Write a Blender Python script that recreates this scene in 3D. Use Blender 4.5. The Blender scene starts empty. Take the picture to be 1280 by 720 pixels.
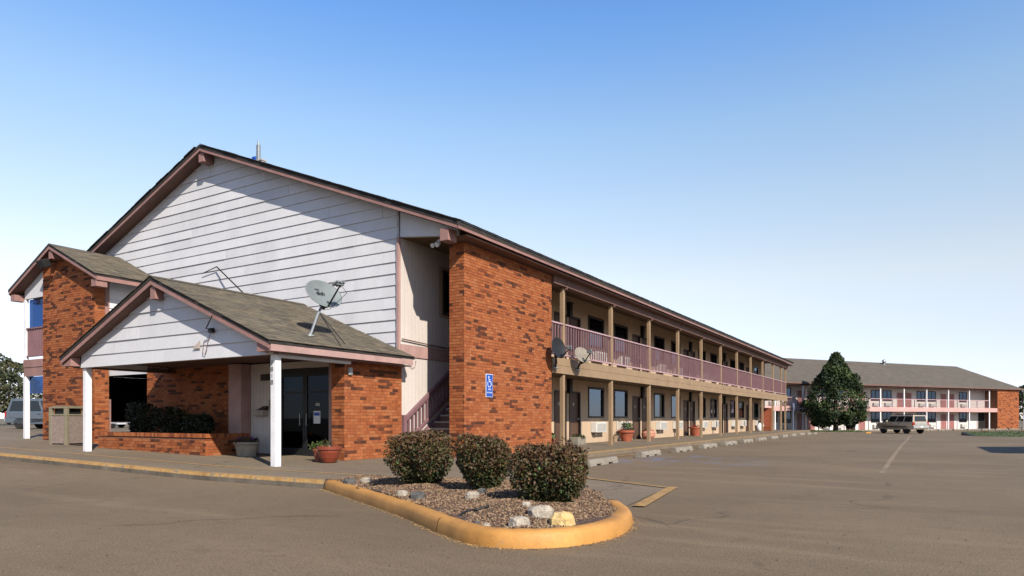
import bpy, math, random
from mathutils import Vector, Matrix
random.seed(7)
D = bpy.data; SC = bpy.context.scene; COL = SC.collection
R = math.radians

# ------------------------------------------------------------------ camera, sky, sun
EYE = 1.13
YAW = R(31.1)
SN, CS = math.sin(YAW), math.cos(YAW)
cam = D.cameras.new('camera'); cam_o = D.objects.new('camera', cam); COL.objects.link(cam_o)
cam_o.location = (0, 0, EYE)
cam_o.rotation_euler = (R(90), 0, YAW)
cam.sensor_width = 36; cam.lens = 853 / 1280 * 36
cam.shift_y = (523 - 360) / 1280
cam.clip_start = 0.05; cam.clip_end = 6000
SC.camera = cam_o

SUNV = Vector((1.72, -1.0, 1.46)).normalized()
SUN_EL = math.asin(SUNV.z); SUN_AZ = math.atan2(SUNV.x, SUNV.y)
world = D.worlds.new('World'); SC.world = world; world.use_nodes = True
wn = world.node_tree.nodes; wl = world.node_tree.links
bg = wn['Background']; bg.inputs['Strength'].default_value = 0.13
sky = wn.new('ShaderNodeTexSky'); sky.sky_type = 'NISHITA'; sky.sun_disc = False
sky.sun_elevation = SUN_EL; sky.sun_rotation = SUN_AZ
sky.altitude = 200; sky.air_density = 1.0; sky.dust_density = 0.1; sky.ozone_density = 3.0
# clear-day gradient, the same all round: whiter towards the horizon, deeper blue overhead
tcw = wn.new('ShaderNodeTexCoord'); sepw = wn.new('ShaderNodeSeparateXYZ'); wl.new(tcw.outputs['Generated'], sepw.inputs[0])
rpw = wn.new('ShaderNodeValToRGB'); wl.new(sepw.outputs['Z'], rpw.inputs['Fac'])
SKYT = [(0.0, (.48, .46, .60)), (.05, (.57, .49, .585)), (.104, (.72, .555, .52)), (.19, (1.0, .70, .52)), (.292, (1.0, .79, .62)), (.386, (.90, .83, .72)), (.504, (.58, .74, .85)), (.72, (.34, .50, .68)), (1.0, (.28, .42, .60))]
while len(rpw.color_ramp.elements) < len(SKYT): rpw.color_ramp.elements.new(.5)
for e_, (p_, c_) in zip(rpw.color_ramp.elements, SKYT): e_.position = p_; e_.color = (*c_, 1)
mulw = wn.new('ShaderNodeMix'); mulw.data_type = 'RGBA'; mulw.blend_type = 'MULTIPLY'; mulw.inputs[0].default_value = 1
wl.new(sky.outputs[0], mulw.inputs[6]); wl.new(rpw.outputs['Color'], mulw.inputs[7]); 
scw = wn.new('ShaderNodeVectorMath'); scw.operation = 'SCALE'; scw.inputs['Scale'].default_value = 1.33
wl.new(mulw.outputs[2], scw.inputs[0]); wl.new(scw.outputs[0], bg.inputs['Color'])
sun = D.lights.new('sun', 'SUN'); sun.energy = 5.0; sun.angle = R(0.53); sun.color = (1, .925, .80)
sun_o = D.objects.new('sun', sun); COL.objects.link(sun_o); sun_o.location = (40, -30, 60)
sun_o.rotation_euler = (-SUNV).to_track_quat('-Z', 'Y').to_euler()
SC.view_settings.view_transform = 'Standard'; SC.view_settings.look = 'None'
SC.view_settings.exposure = 0.86; SC.view_settings.gamma = 1
SC.render.engine = 'CYCLES'
SC.cycles.max_bounces = 6; SC.cycles.diffuse_bounces = 2; SC.cycles.transparent_max_bounces = 10
SC.cycles.use_denoising = True

def W(r, d, z=0.0):            # metres to the camera's right and ahead -> world point
    return Vector((r * CS - d * SN, r * SN + d * CS, z))

# ------------------------------------------------------------------ materials
KA = .69                       # darkens the base colours so shade stays deep at the raised exposure
def mat(name, col, rough=.75, var=.12, scale=1.5, grain=.12, gscale=60, bump=.15, bscale=90, metal=0, spec=.3, streak=None, col2=None):
    m = D.materials.new(name); m.use_nodes = True
    nt = m.node_tree; n = nt.nodes; L = nt.links; b = n['Principled BSDF']
    b.inputs['Roughness'].default_value = rough; b.inputs['Metallic'].default_value = metal
    b.inputs['Specular IOR Level'].default_value = spec
    geo = n.new('ShaderNodeNewGeometry')
    mp = n.new('ShaderNodeMapping'); L.new(geo.outputs['Position'], mp.inputs['Vector'])
    if streak: mp.inputs['Scale'].default_value = streak
    n1 = n.new('ShaderNodeTexNoise'); n1.inputs['Scale'].default_value = scale; n1.inputs['Detail'].default_value = 6
    n1.inputs['Roughness'].default_value = .65; L.new(mp.outputs[0], n1.inputs['Vector'])
    n2 = n.new('ShaderNodeTexNoise'); n2.inputs['Scale'].default_value = gscale; n2.inputs['Detail'].default_value = 3
    L.new(geo.outputs['Position'], n2.inputs['Vector'])
    col = [c * KA for c in col]; col2 = [c * KA for c in col2] if col2 else None
    c1 = [max(0, c * (1 - var * 1.6)) for c in col]; c2 = [c * (1 + var * 1.2) for c in (col2 or col)]
    rp = n.new('ShaderNodeValToRGB'); rp.color_ramp.elements[0].position = .3; rp.color_ramp.elements[1].position = .7
    rp.color_ramp.elements[0].color = (*c1, 1); rp.color_ramp.elements[1].color = (*c2, 1)
    L.new(n1.outputs['Fac'], rp.inputs['Fac'])
    mr = n.new('ShaderNodeMapRange'); mr.inputs[1].default_value = .3; mr.inputs[2].default_value = .7
    mr.inputs[3].default_value = 1 - grain; mr.inputs[4].default_value = 1 + grain; L.new(n2.outputs['Fac'], mr.inputs[0])
    mx = n.new('ShaderNodeVectorMath'); mx.operation = 'SCALE'
    L.new(rp.outputs['Color'], mx.inputs[0]); L.new(mr.outputs[0], mx.inputs['Scale'])
    L.new(mx.outputs[0], b.inputs['Base Color'])
    if bump:
        n3 = n.new('ShaderNodeTexNoise'); n3.inputs['Scale'].default_value = bscale; n3.inputs['Detail'].default_value = 4
        L.new(geo.outputs['Position'], n3.inputs['Vector'])
        bp = n.new('ShaderNodeBump'); bp.inputs['Strength'].default_value = bump; bp.inputs['Distance'].default_value = .02
        L.new(n3.outputs['Fac'], bp.inputs['Height']); L.new(bp.outputs[0], b.inputs['Normal'])
    return m

def glass(name, tint=(.5, .55, .55), f0=.12, rough=.02, col=(.9, .95, 1)):
    m = D.materials.new(name); m.use_nodes = True; n = m.node_tree.nodes; L = m.node_tree.links
    n.remove(n['Principled BSDF'])
    t = n.new('ShaderNodeBsdfTransparent'); t.inputs[0].default_value = (*tint, 1)
    g = n.new('ShaderNodeBsdfGlossy'); g.inputs['Roughness'].default_value = rough; g.inputs[0].default_value = (*col, 1)
    lw = n.new('ShaderNodeLayerWeight'); lw.inputs['Blend'].default_value = .35
    mr = n.new('ShaderNodeMapRange'); mr.inputs[3].default_value = f0; mr.inputs[4].default_value = .9
    L.new(lw.outputs['Fresnel'], mr.inputs[0])
    mx = n.new('ShaderNodeMixShader'); L.new(mr.outputs[0], mx.inputs[0]); L.new(t.outputs[0], mx.inputs[1]); L.new(g.outputs[0], mx.inputs[2])
    L.new(mx.outputs[0], n['Material Output'].inputs['Surface'])
    return m

def asphalt_mat(name, ca, cb, blue=False):
    ca = tuple(c * KA for c in ca); cb = tuple(c * KA for c in cb)
    m = D.materials.new(name); m.use_nodes = True; nt = m.node_tree; n = nt.nodes; L = nt.links; b = n['Principled BSDF']
    b.inputs['Roughness'].default_value = .82; b.inputs['Specular IOR Level'].default_value = .25
    geo = n.new('ShaderNodeNewGeometry')
    def noise(scale, detail=5, rough=.6, sc=None, dist=0):
        t = n.new('ShaderNodeTexNoise'); t.inputs['Scale'].default_value = scale; t.inputs['Detail'].default_value = detail
        t.inputs['Roughness'].default_value = rough; t.inputs['Distortion'].default_value = dist
        if sc:
            mp = n.new('ShaderNodeMapping'); mp.inputs['Scale'].default_value = sc; mp.inputs['Rotation'].default_value = (0, 0, R(-24))
            L.new(geo.outputs['Position'], mp.inputs['Vector']); L.new(mp.outputs[0], t.inputs['Vector'])
        else: L.new(geo.outputs['Position'], t.inputs['Vector'])
        return t.outputs['Fac']
    def ramp(src, p0, p1, a=0., c=1.):
        r = n.new('ShaderNodeMapRange'); r.interpolation_type = 'SMOOTHSTEP'
        r.inputs[1].default_value = p0; r.inputs[2].default_value = p1; r.inputs[3].default_value = a; r.inputs[4].default_value = c
        L.new(src, r.inputs[0]); return r.outputs[0]
    def mixc(fac, A, B):
        x = n.new('ShaderNodeMix'); x.data_type = 'RGBA'; L.new(fac, x.inputs[0])
        for k, v in ((6, A), (7, B)):
            if isinstance(v, tuple): x.inputs[k].default_value = (*v, 1)
            else: L.new(v, x.inputs[k])
        return x.outputs[2]
    def mul(a, bb):
        x = n.new('ShaderNodeMath'); x.operation = 'MULTIPLY'; L.new(a, x.inputs[0])
        if isinstance(bb, float): x.inputs[1].default_value = bb
        else: L.new(bb, x.inputs[1])
        return x.outputs[0]
    c = mixc(ramp(noise(.22, 6, .6), .35, .68), ca, cb)
    c = mixc(ramp(noise(7.0, 5, .75), .38, .72, 0, .5), c, tuple(x * .8 for x in ca))     # mottled aggregate
    c = mixc(ramp(noise(.5, 7, .7, (.35, 2.2, 1)), .48, .72, 0, .6), c, tuple(x * 1.25 for x in cb))       # streaks along the lot
    c = mixc(ramp(noise(.9, 6, .7, None, 1.0), .56, .74, 0, .5), c, tuple(x * .64 for x in ca))          # worn patches
    c = mixc(ramp(noise(3.4, 4, .6, (1, .8, 1)), .79, .84, 0, .3), c, tuple(x * .36 for x in ca))      # oil drips
    # hairline cracks
    v = n.new('ShaderNodeTexVoronoi'); v.feature = 'DISTANCE_TO_EDGE'; v.inputs['Scale'].default_value = .17
    wv = n.new('ShaderNodeTexNoise'); wv.inputs['Scale'].default_value = .9; wv.inputs['Detail'].default_value = 6
    L.new(geo.outputs['Position'], wv.inputs['Vector'])
    va = n.new('ShaderNodeVectorMath'); va.operation = 'SCALE'; va.inputs['Scale'].default_value = 1.1; L.new(wv.outputs['Color'], va.inputs[0])
    vb = n.new('ShaderNodeVectorMath'); vb.operation = 'ADD'; L.new(geo.outputs['Position'], vb.inputs[0]); L.new(va.outputs[0], vb.inputs[1])
    L.new(vb.outputs[0], v.inputs['Vector'])
    crack = mul(ramp(v.outputs['Distance'], .0016, .0075, 1, 0), ramp(noise(.35), .46, .56))
    c = mixc(mul(crack, .62), c, tuple(x * .5 for x in ca))
    if blue:
        vd = n.new('ShaderNodeVectorMath'); vd.operation = 'DISTANCE'; vd.inputs[1].default_value = (-5.9, 18.2, 0)
        L.new(geo.outputs['Position'], vd.inputs[0])
        bm = mul(ramp(vd.outputs['Value'], 1.0, 3.4, 1, 0), ramp(noise(1.3, 5, .7, None, .6), .5, .62))
        c = mixc(mul(bm, .62), c, (.10, .13, .22))
    g = n.new('ShaderNodeTexNoise'); g.inputs['Scale'].default_value = 58; g.inputs['Detail'].default_value = 2; L.new(geo.outputs['Position'], g.inputs['Vector'])
    s = n.new('ShaderNodeVectorMath'); s.operation = 'SCALE'; L.new(c, s.inputs[0]); L.new(ramp(g.outputs['Fac'], .25, .75, .62, 1.38), s.inputs['Scale'])
    L.new(s.outputs[0], b.inputs['Base Color'])
    bp = n.new('ShaderNodeBump'); bp.inputs['Strength'].default_value = .35; bp.inputs['Distance'].default_value = .012
    g2 = n.new('ShaderNodeTexNoise'); g2.inputs['Scale'].default_value = 130; g2.inputs['Detail'].default_value = 3; L.new(geo.outputs['Position'], g2.inputs['Vector'])
    L.new(g2.outputs['Fac'], bp.inputs['Height']); L.new(bp.outputs[0], b.inputs['Normal'])
    return m

M = {}
M['asphalt'] = asphalt_mat('asphalt', (.156, .112, .068), (.204, .148, .091), True)
M['concrete'] = asphalt_mat('walk_concrete', (.178, .135, .092), (.214, .165, .114))
M['curb_side'] = mat('curb_concrete', (.16, .13, .10), .85, .3, 2.5, .2)
M['yellow'] = mat('yellow_paint', (.50, .232, .052), .6, .12, 1.6, .07, 40, .12, 60, col2=(.53, .262, .07))
def chipped(m, bare, amount=.62):
    nt = m.node_tree; n = nt.nodes; L = nt.links; b = n['Principled BSDF']; src = b.inputs['Base Color'].links[0].from_socket
    geo = n.new('ShaderNodeNewGeometry'); t = n.new('ShaderNodeTexNoise'); t.inputs['Scale'].default_value = 5; t.inputs['Detail'].default_value = 9; t.inputs['Roughness'].default_value = .72
    L.new(geo.outputs['Position'], t.inputs['Vector']); r = n.new('ShaderNodeMapRange'); r.inputs[1].default_value = amount; r.inputs[2].default_value = amount + .035; L.new(t.outputs['Fac'], r.inputs[0])
    t2 = n.new('ShaderNodeTexNoise'); t2.inputs['Scale'].default_value = 1.7; t2.inputs['Detail'].default_value = 6; L.new(geo.outputs['Position'], t2.inputs['Vector'])
    r2 = n.new('ShaderNodeMapRange'); r2.inputs[1].default_value = .55; r2.inputs[2].default_value = .72; r2.inputs[4].default_value = .5; L.new(t2.outputs['Fac'], r2.inputs[0])
    x0 = n.new('ShaderNodeMix'); x0.data_type = 'RGBA'; L.new(r2.outputs[0], x0.inputs[0]); L.new(src, x0.inputs[6]); x0.inputs[7].default_value = (.25, .12, .038, 1)
    x = n.new('ShaderNodeMix'); x.data_type = 'RGBA'; L.new(r.outputs[0], x.inputs[0]); L.new(x0.outputs[2], x.inputs[6]); x.inputs[7].default_value = (*bare, 1); L.new(x.outputs[2], b.inputs['Base Color'])
chipped(M['yellow'], (.19, .137, .084), .61)
M['yellow_worn'] = mat('worn_yellow_paint', (.42, .245, .085), .7, .3, 5, .2, 50)
chipped(M['yellow_worn'], (.145, .114, .076), .56)
brick_cols = [(.340, .104, .036), (.385, .126, .046), (.30, .086, .030), (.37, .132, .053), (.32, .095, .035), (.115, .040, .021), (.078, .029, .018), (.20, .058, .025)]
BR = [mat('brick_clay_%s' % 'abcdefgh'[i], c, .85, .14, 9, .18, 45, .5, 70, spec=.15) for i, c in enumerate(brick_cols)]
M['mortar'] = mat('mortar', (.235, .10, .055), .9, .15, 6, .15)
M['white'] = mat('white_siding', (.66, .65, .675), .6, .055, .7, .05, 30, .1, 40, streak=(1, 1, .35))
M['white_b'] = mat('white_siding_aged', (.64, .63, .655), .62, .075, .9, .05, 30, .1, 40, streak=(1, 1, .3))
M['cream'] = mat('cream_panel', (.62, .55, .51), .65, .06, 1, .05, 30, .1, 50, streak=(1, 1, .3))
M['post_white'] = mat('white_post_paint', (.80, .78, .80), .5, .07, 4, .06, 40, .15, 40)
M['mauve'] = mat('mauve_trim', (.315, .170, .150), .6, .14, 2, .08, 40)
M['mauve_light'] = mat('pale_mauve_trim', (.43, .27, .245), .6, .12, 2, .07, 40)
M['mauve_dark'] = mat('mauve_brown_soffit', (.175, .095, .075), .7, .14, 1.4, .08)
M['rail'] = mat('mauve_rail', (.215, .115, .128), .55, .10, 2, .06)
M['rail_top'] = mat('lilac_handrail', (.45, .285, .31), .5, .10, 2, .06)
M['tan'] = mat('tan_paint', (.305, .205, .122), .6, .10, 1.2, .06, 30, .1)
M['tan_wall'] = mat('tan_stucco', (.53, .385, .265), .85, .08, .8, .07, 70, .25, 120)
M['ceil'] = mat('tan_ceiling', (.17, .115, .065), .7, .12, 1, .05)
M['brown'] = mat('brown_door_paint', (.105, .055, .035), .5, .15, 1.5, .06)
M['frame'] = mat('dark_bronze_frame', (.035, .024, .020), .45, .1, 3, .05)
M['black'] = mat('black_paint', (.015, .015, .016), .5, .1, 3, .05)
M['dark'] = mat('dark_room', (.012, .011, .010), .9, .1, 1, 0, bump=0)  # near-black colour standing in for the shade of interiors
M['curtain_w'] = mat('pale_net_curtain', (.85, .85, .82), .9, .1, 2, .05)
M['glass'] = glass('window_glass', (.50, .58, .62), .22, col=(.44, .56, .70))
M['glass_far'] = glass('far_window_glass', (.3, .36, .4), .10, col=(.3, .42, .6))
M['glass_sky_tint'] = glass('sky_tint_glass', (.24, .52, .85), .04, col=(.3, .45, .7))  # blue standing in for the sky seen behind the landing
M['glass_door'] = glass('door_glass', (.10, .115, .12), .03, col=(.16, .2, .25))
M['curtain'] = mat('curtain_cloth', (.30, .32, .35), .9, .12, 2, .05)
M['curtain_b'] = mat('drawn_drape', (.26, .24, .20), .9, .12, 2, .05)
M['metal'] = mat('galvanised_metal', (.40, .42, .42), .4, .1, 6, .05, metal=.6)
M['grey'] = mat('grey_dish_paint', (.19, .215, .22), .45, .06, 4, .03, bump=.03)
M['acw'] = mat('air_unit_enamel', (.66, .64, .60), .55, .08, 4, .05)
M['acg'] = mat('air_unit_grille', (.44, .43, .41), .6, .1, 6, .05)
SH = [mat('shingle_%s' % 'abcd'[i], c, .95, .16, 5, .22, 60, .5, 120, spec=.1) for i, c in enumerate([(.165, .140, .105), (.125, .108, .085), (.20, .165, .12), (.15, .132, .105)])]
M['roof'] = mat('dark_roof_shingle', (.036, .030, .028), .95, .25, 3, .25, 40, .5, 60)
M['far_roof'] = mat('far_roof_shingle', (.108, .092, .074), .95, .12, .8, .25, 9, .6, 12, streak=(1, 1, 3))
M['far_white'] = mat('far_white_wall', (.68, .61, .575), .7, .06, .6, .05)
M['pink'] = mat('pink_paint', (.56, .335, .31), .7, .08, .6, .05)
M['pink_door'] = mat('dull_pink_door', (.30, .125, .115), .6, .1, .6, .05)
M['tan_sheet'] = mat('stair_tread', (.42, .36, .30), .8, .15, 3, .1)
M['terra_dark'] = mat('glazed_red_pot', (.22, .045, .022), .3, .12, 5, .05, spec=.5)
M['terra'] = mat('terracotta', (.36, .095, .05), .6, .15, 5, .06)
M['terra_pale'] = mat('pale_terracotta', (.50, .22, .15), .75, .18, 5, .1)
M['stone_pot'] = mat('tan_stone_pot', (.30, .25, .19), .8, .15, 6, .12)
M['soil'] = mat('potting_soil', (.05, .034, .022), .95, .3, 12, .3)
M['aggregate'] = mat('pebble_aggregate', (.245, .185, .16), .9, .12, 12, .4, 55, .7, 55)
M['bin_trim'] = mat('tan_bin_trim', (.215, .185, .125), .6, .08, 3, .06)
M['leaf_d'] = mat('dark_green_leaf', (.034, .046, .013), .6, .3, 9, .2, bump=0)
M['leaf_m'] = mat('olive_leaf', (.070, .062, .016), .6, .3, 9, .2, bump=0)
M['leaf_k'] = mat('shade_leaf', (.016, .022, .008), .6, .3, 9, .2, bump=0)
M['leaf_r'] = mat('russet_leaf', (.100, .052, .022), .6, .3, 9, .2, bump=0)
M['leaf_g'] = mat('bright_green_leaf', (.075, .15, .03), .6, .3, 9, .2, bump=0)
M['conifer_a'] = mat('conifer_dark', (.020, .038, .011), .7, .3, 3, .2, bump=0)
M['conifer_b'] = mat('conifer_light', (.056, .084, .020), .7, .3, 3, .2, bump=0)
M['tree_a'] = mat('tree_green', (.050, .066, .030), .7, .3, 2, .2, bump=0)
M['tree_b'] = mat('tree_olive', (.10, .095, .045), .7, .3, 2, .2, bump=0)
M['purple'] = mat('purple_petal', (.20, .03, .17), .6, .2, 20, .1, bump=0)
M['red_petal'] = mat('red_petal', (.40, .03, .03), .6, .2, 20, .1, bump=0)
M['bark'] = mat('bark', (.09, .065, .045), .95, .3, 6, .3, 30, .6, 30)
M['chip_a'] = mat('lava_chip', (.205, .122, .072), .95, .3, 20, .2, bump=0)
M['chip_b'] = mat('pale_chip', (.31, .215, .135), .95, .3, 20, .2, bump=0)
M['chip_c'] = mat('dark_chip', (.085, .052, .038), .95, .3, 20, .2, bump=0)
M['mulch'] = mat('mulch_bed', (.11, .065, .045), .95, .4, 14, .4, 60, .8, 40)
M['rock_w'] = mat('pale_limestone', (.37, .32, .26), .9, .22, 9, .2, 50, .6, 30)
M['rock_g'] = mat('grey_stone', (.10, .095, .09), .85, .25, 9, .15, 50, .5, 30)
M['rock_y'] = mat('yellow_painted_stone', (.66, .42, .14), .8, .2, 8, .12, 50, .6, 30, col2=(.62, .46, .22))
M['stop'] = mat('wheel_stop_concrete', (.255, .222, .182), .9, .2, 4, .15, 50, .4, 50)
M['blue'] = mat('blue_sign_paint', (.012, .075, .42), .4, .06, 6, .03, bump=0)
M['signwhite'] = mat('white_print', (.72, .76, .82), .5, .04, 6, .02, bump=0)
M['paper'] = mat('paper_notice', (.75, .76, .78), .8, .05, 8, .03, bump=0)
M['rubber'] = mat('tyre_rubber', (.018, .018, .018), .8, .15, 9, .1)
M['suv'] = mat('champagne_car_paint', (.52, .43, .32), .3, .05, 2, .02, bump=0, metal=.35, spec=.5)
M['suv_l'] = mat('silver_trim', (.42, .42, .41), .35, .05, 2, .02, bump=0, metal=.3, spec=.5)
M['van'] = mat('silver_blue_van_paint', (.13, .16, .20), .3, .05, 2, .02, bump=0, metal=.35, spec=.5)
M['carred'] = mat('red_car_paint', (.40, .02, .02), .3, .05, 2, .02, bump=0, spec=.5)
M['carglass'] = mat('tinted_car_glass', (.012, .014, .017), .08, .05, 2, 0, bump=0, spec=.6)
M['lamp_red'] = mat('red_tail_lens', (.35, .012, .01), .25, .05, 4, 0, bump=0, spec=.5)
M['lamp_clear'] = mat('clear_lens', (.6, .6, .58), .2, .05, 4, 0, bump=0, spec=.5)
M['plastic'] = mat('dark_bumper_plastic', (.035, .034, .033), .6, .1, 4, .05)
M['grass'] = mat('lawn', (.055, .075, .020), .95, .35, 1.5, .35, 30, .8, 30)
M['blade'] = mat('grass_blade', (.080, .11, .026), .8, .3, 2, .2, bump=0)
M['field'] = mat('dry_field', (.17, .135, .09), .95, .3, .05, .2, 1.5, .4, 4)
M['wood'] = mat('weathered_fence_wood', (.19, .14, .10), .9, .2, 3, .15, streak=(6, 6, .6))
M['house'] = mat('house_wall', (.42, .35, .28), .85, .1, 1, .08)
M['rust'] = mat('vending_cabinet', (.28, .085, .035), .5, .15, 2, .08)
M['stain'] = mat('rust_stained_siding', (.52, .43, .36), .7, .2, 6, .1)
M['bluepole'] = mat('blue_grey_pole', (.10, .12, .19), .5, .1, 3, .05)

# ------------------------------------------------------------------ building helpers
class MB:
    def __init__(s): s.v = []; s.f = []; s.m = []
    def add(s, vs, fs, mi=0):
        o = len(s.v); s.v += [tuple(v) for v in vs]; s.f += [tuple(i + o for i in f) for f in fs]; s.m += [mi] * len(fs); return s
    def box(s, x0, x1, y0, y1, z0, z1, mi=0):
        x0, x1 = min(x0, x1), max(x0, x1); y0, y1 = min(y0, y1), max(y0, y1); z0, z1 = min(z0, z1), max(z0, z1)
        vs = [(x, y, z) for z in (z0, z1) for x, y in ((x0, y0), (x1, y0), (x1, y1), (x0, y1))]
        return s.add(vs, [(3, 2, 1, 0), (4, 5, 6, 7), (0, 1, 5, 4), (1, 2, 6, 5), (2, 3, 7, 6), (3, 0, 4, 7)], mi)
    def obox(s, c, a, b, d, mi=0):                 # centre and three half vectors
        c, a, b, d = Vector(c), Vector(a), Vector(b), Vector(d)
        if a.cross(b).dot(d) < 0: a = -a
        vs = [c + i * a + j * b + k * d for k in (-1, 1) for i, j in ((-1, -1), (1, -1), (1, 1), (-1, 1))]
        return s.add(vs, [(3, 2, 1, 0), (4, 5, 6, 7), (0, 1, 5, 4), (1, 2, 6, 5), (2, 3, 7, 6), (3, 0, 4, 7)], mi)
    def prism(s, pts, vec, mi=0):
        n = len(pts); p = [Vector(q) for q in pts]; vec = Vector(vec)
        nr = Vector((0, 0, 0))
        for i in range(n): nr += p[i].cross(p[(i + 1) % n])
        if nr.dot(vec) < 0: p.reverse()
        vs = p + [q + vec for q in p]
        fs = [tuple(reversed(range(n))), tuple(range(n, 2 * n))] + [(i, (i + 1) % n, (i + 1) % n + n, i + n) for i in range(n)]
        return s.add(vs, fs, mi)
    def tube(s, pts, r, n=8, mi=0, cap=True):
        pts = [Vector(p) for p in pts]; o = len(s.v); k = len(pts); rs = r if isinstance(r, (list, tuple)) else [r] * k
        vs = []
        for i, p in enumerate(pts):
            t = (pts[min(i + 1, k - 1)] - pts[max(i - 1, 0)]).normalized()
            a = t.orthogonal().normalized() if i == 0 else (pa - t * pa.dot(t)).normalized()
            pa = a; b = t.cross(a)
            vs += [p + (a * math.cos(2 * math.pi * j / n) + b * math.sin(2 * math.pi * j / n)) * rs[i] for j in range(n)]
        fs = [(i * n + j, i * n + (j + 1) % n, (i + 1) * n + (j + 1) % n, (i + 1) * n + j) for i in range(k - 1) for j in range(n)]
        if cap: fs += [tuple(reversed(range(n))), tuple(range((k - 1) * n, k * n))]
        return s.add(vs, fs, mi)
    def lathe(s, prof, c=(0, 0, 0), n=20, mi=0, axis='z', sx=1., sy=1.):
        vs = []
        for r, z in prof:
            for j in range(n):
                a = 2 * math.pi * j / n; x, y = r * math.cos(a) * sx, r * math.sin(a) * sy
                p = (x, y, z) if axis == 'z' else ((x, z, y) if axis == 'y' else (z, x, y))
                vs.append((p[0] + c[0], p[1] + c[1], p[2] + c[2]))
        k = len(prof)
        fs = [(i * n + j, i * n + (j + 1) % n, (i + 1) * n + (j + 1) % n, (i + 1) * n + j) for i in range(k - 1) for j in range(n)]
        fs += [tuple(reversed(range(n))), tuple(range((k - 1) * n, k * n))]
        if axis == 'y': fs = [tuple(reversed(f)) for f in fs]
        return s.add(vs, fs, mi)
    def mesh(s, name, mats, smooth=False):
        me = D.meshes.new(name); me.from_pydata(s.v, [], s.f)
        for m in (mats if isinstance(mats, (list, tuple)) else [mats]): me.materials.append(m)
        me.polygons.foreach_set('material_index', s.m)
        if smooth: me.polygons.foreach_set('use_smooth', [True] * len(me.polygons))
        me.update(); return me
    def build(s, name, mats, parent=None, smooth=False, bevel=0, seg=2):
        return link(name, s.mesh(name, mats, smooth), parent, bevel, seg)

def link(name, me, parent=None, bevel=0, seg=2):
    o = D.objects.new(name, me); COL.objects.link(o)
    if parent is not None:
        o.parent = parent
        if parent.get('wp'): o.matrix_parent_inverse = Matrix.Translation(-parent.location)
    if bevel:
        md = o.modifiers.new('edge', 'BEVEL'); md.width = bevel; md.segments = seg; md.limit_method = 'ANGLE'; md.angle_limit = R(40)
    return o

def tag(o, label=None, cat=None, group=None, kind=None):
    if label: o['label'] = label
    if cat: o['category'] = cat
    if group: o['group'] = group
    if kind: o['kind'] = kind
    return o

def empty(name, loc, label, cat, group=None, rz=0, world=False):
    o = D.objects.new(name, None); COL.objects.link(o); o.location = loc; o.rotation_euler = (0, 0, rz)
    o.empty_display_size = .2
    if world: o['wp'] = 1
    return tag(o, label, cat, group)

KIDS = {}
def copy_tree(o, parent=None):
    c = o.copy(); COL.objects.link(c)
    if parent is not None: c.parent = parent
    for ch in list(o.children): copy_tree(ch, c)
    return c

def clip(poly, ax, val, keep_hi):
    out = []; n = len(poly)
    for i in range(n):
        a, b = poly[i], poly[(i + 1) % n]
        da, db = (a[ax] - val, b[ax] - val) if keep_hi else (val - a[ax], val - b[ax])
        if da >= 0: out.append(a)
        if (da > 0 and db < 0) or (da < 0 and db > 0):
            t = da / (da - db); out.append((a[0] + (b[0] - a[0]) * t, a[1] + (b[1] - a[1]) * t))
    q = []
    for p in out:
        if not q or abs(p[0] - q[-1][0]) + abs(p[1] - q[-1][1]) > 1e-5: q.append(p)
    if len(q) > 1 and abs(q[0][0] - q[-1][0]) + abs(q[0][1] - q[-1][1]) < 1e-5: q.pop()
    return q

def siding(parent, poly, fmap, z0, expo=.305, blen=3.66, mats=None, s_lo=None, lip=.024):
    """Lap boards, one object each, filling the convex polygon poly of (s, z); fmap(s, z, out) gives the world point."""
    zs = [p[1] for p in poly]; k = 0; z = z0
    while z < max(zs):
        band = clip(clip(poly, 1, z, True), 1, z + expo - .002, False) if max(zs) > z + .01 else []
        if len(band) >= 3:
            lo, hi = min(p[0] for p in band), max(p[0] for p in band)
            st = (s_lo if s_lo is not None else lo) - blen * (.0, .55, .28, .8)[k % 4]
            while st < hi:
                pc = clip(clip(band, 0, st + .003, True), 0, st + blen - .003, False)
                if len(pc) >= 3 and max(p[0] for p in pc) - min(p[0] for p in pc) > .02:
                    b = MB(); n = len(pc)
                    lj = lip * random.uniform(.8, 1.35); front = [fmap(p[0], p[1], lj * (1 - (p[1] - z) / expo) + .004) for p in pc]
                    back = [fmap(p[0], p[1], 0) for p in pc]
                    fs = [tuple(range(n))] + [(i, i + n, (i + 1) % n + n, (i + 1) % n) for i in range(n)]
                    b.add(front + back, fs)
                    b.build('siding_board', random.choice(mats), parent)
                st += blen
        z += expo; k += 1

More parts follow.
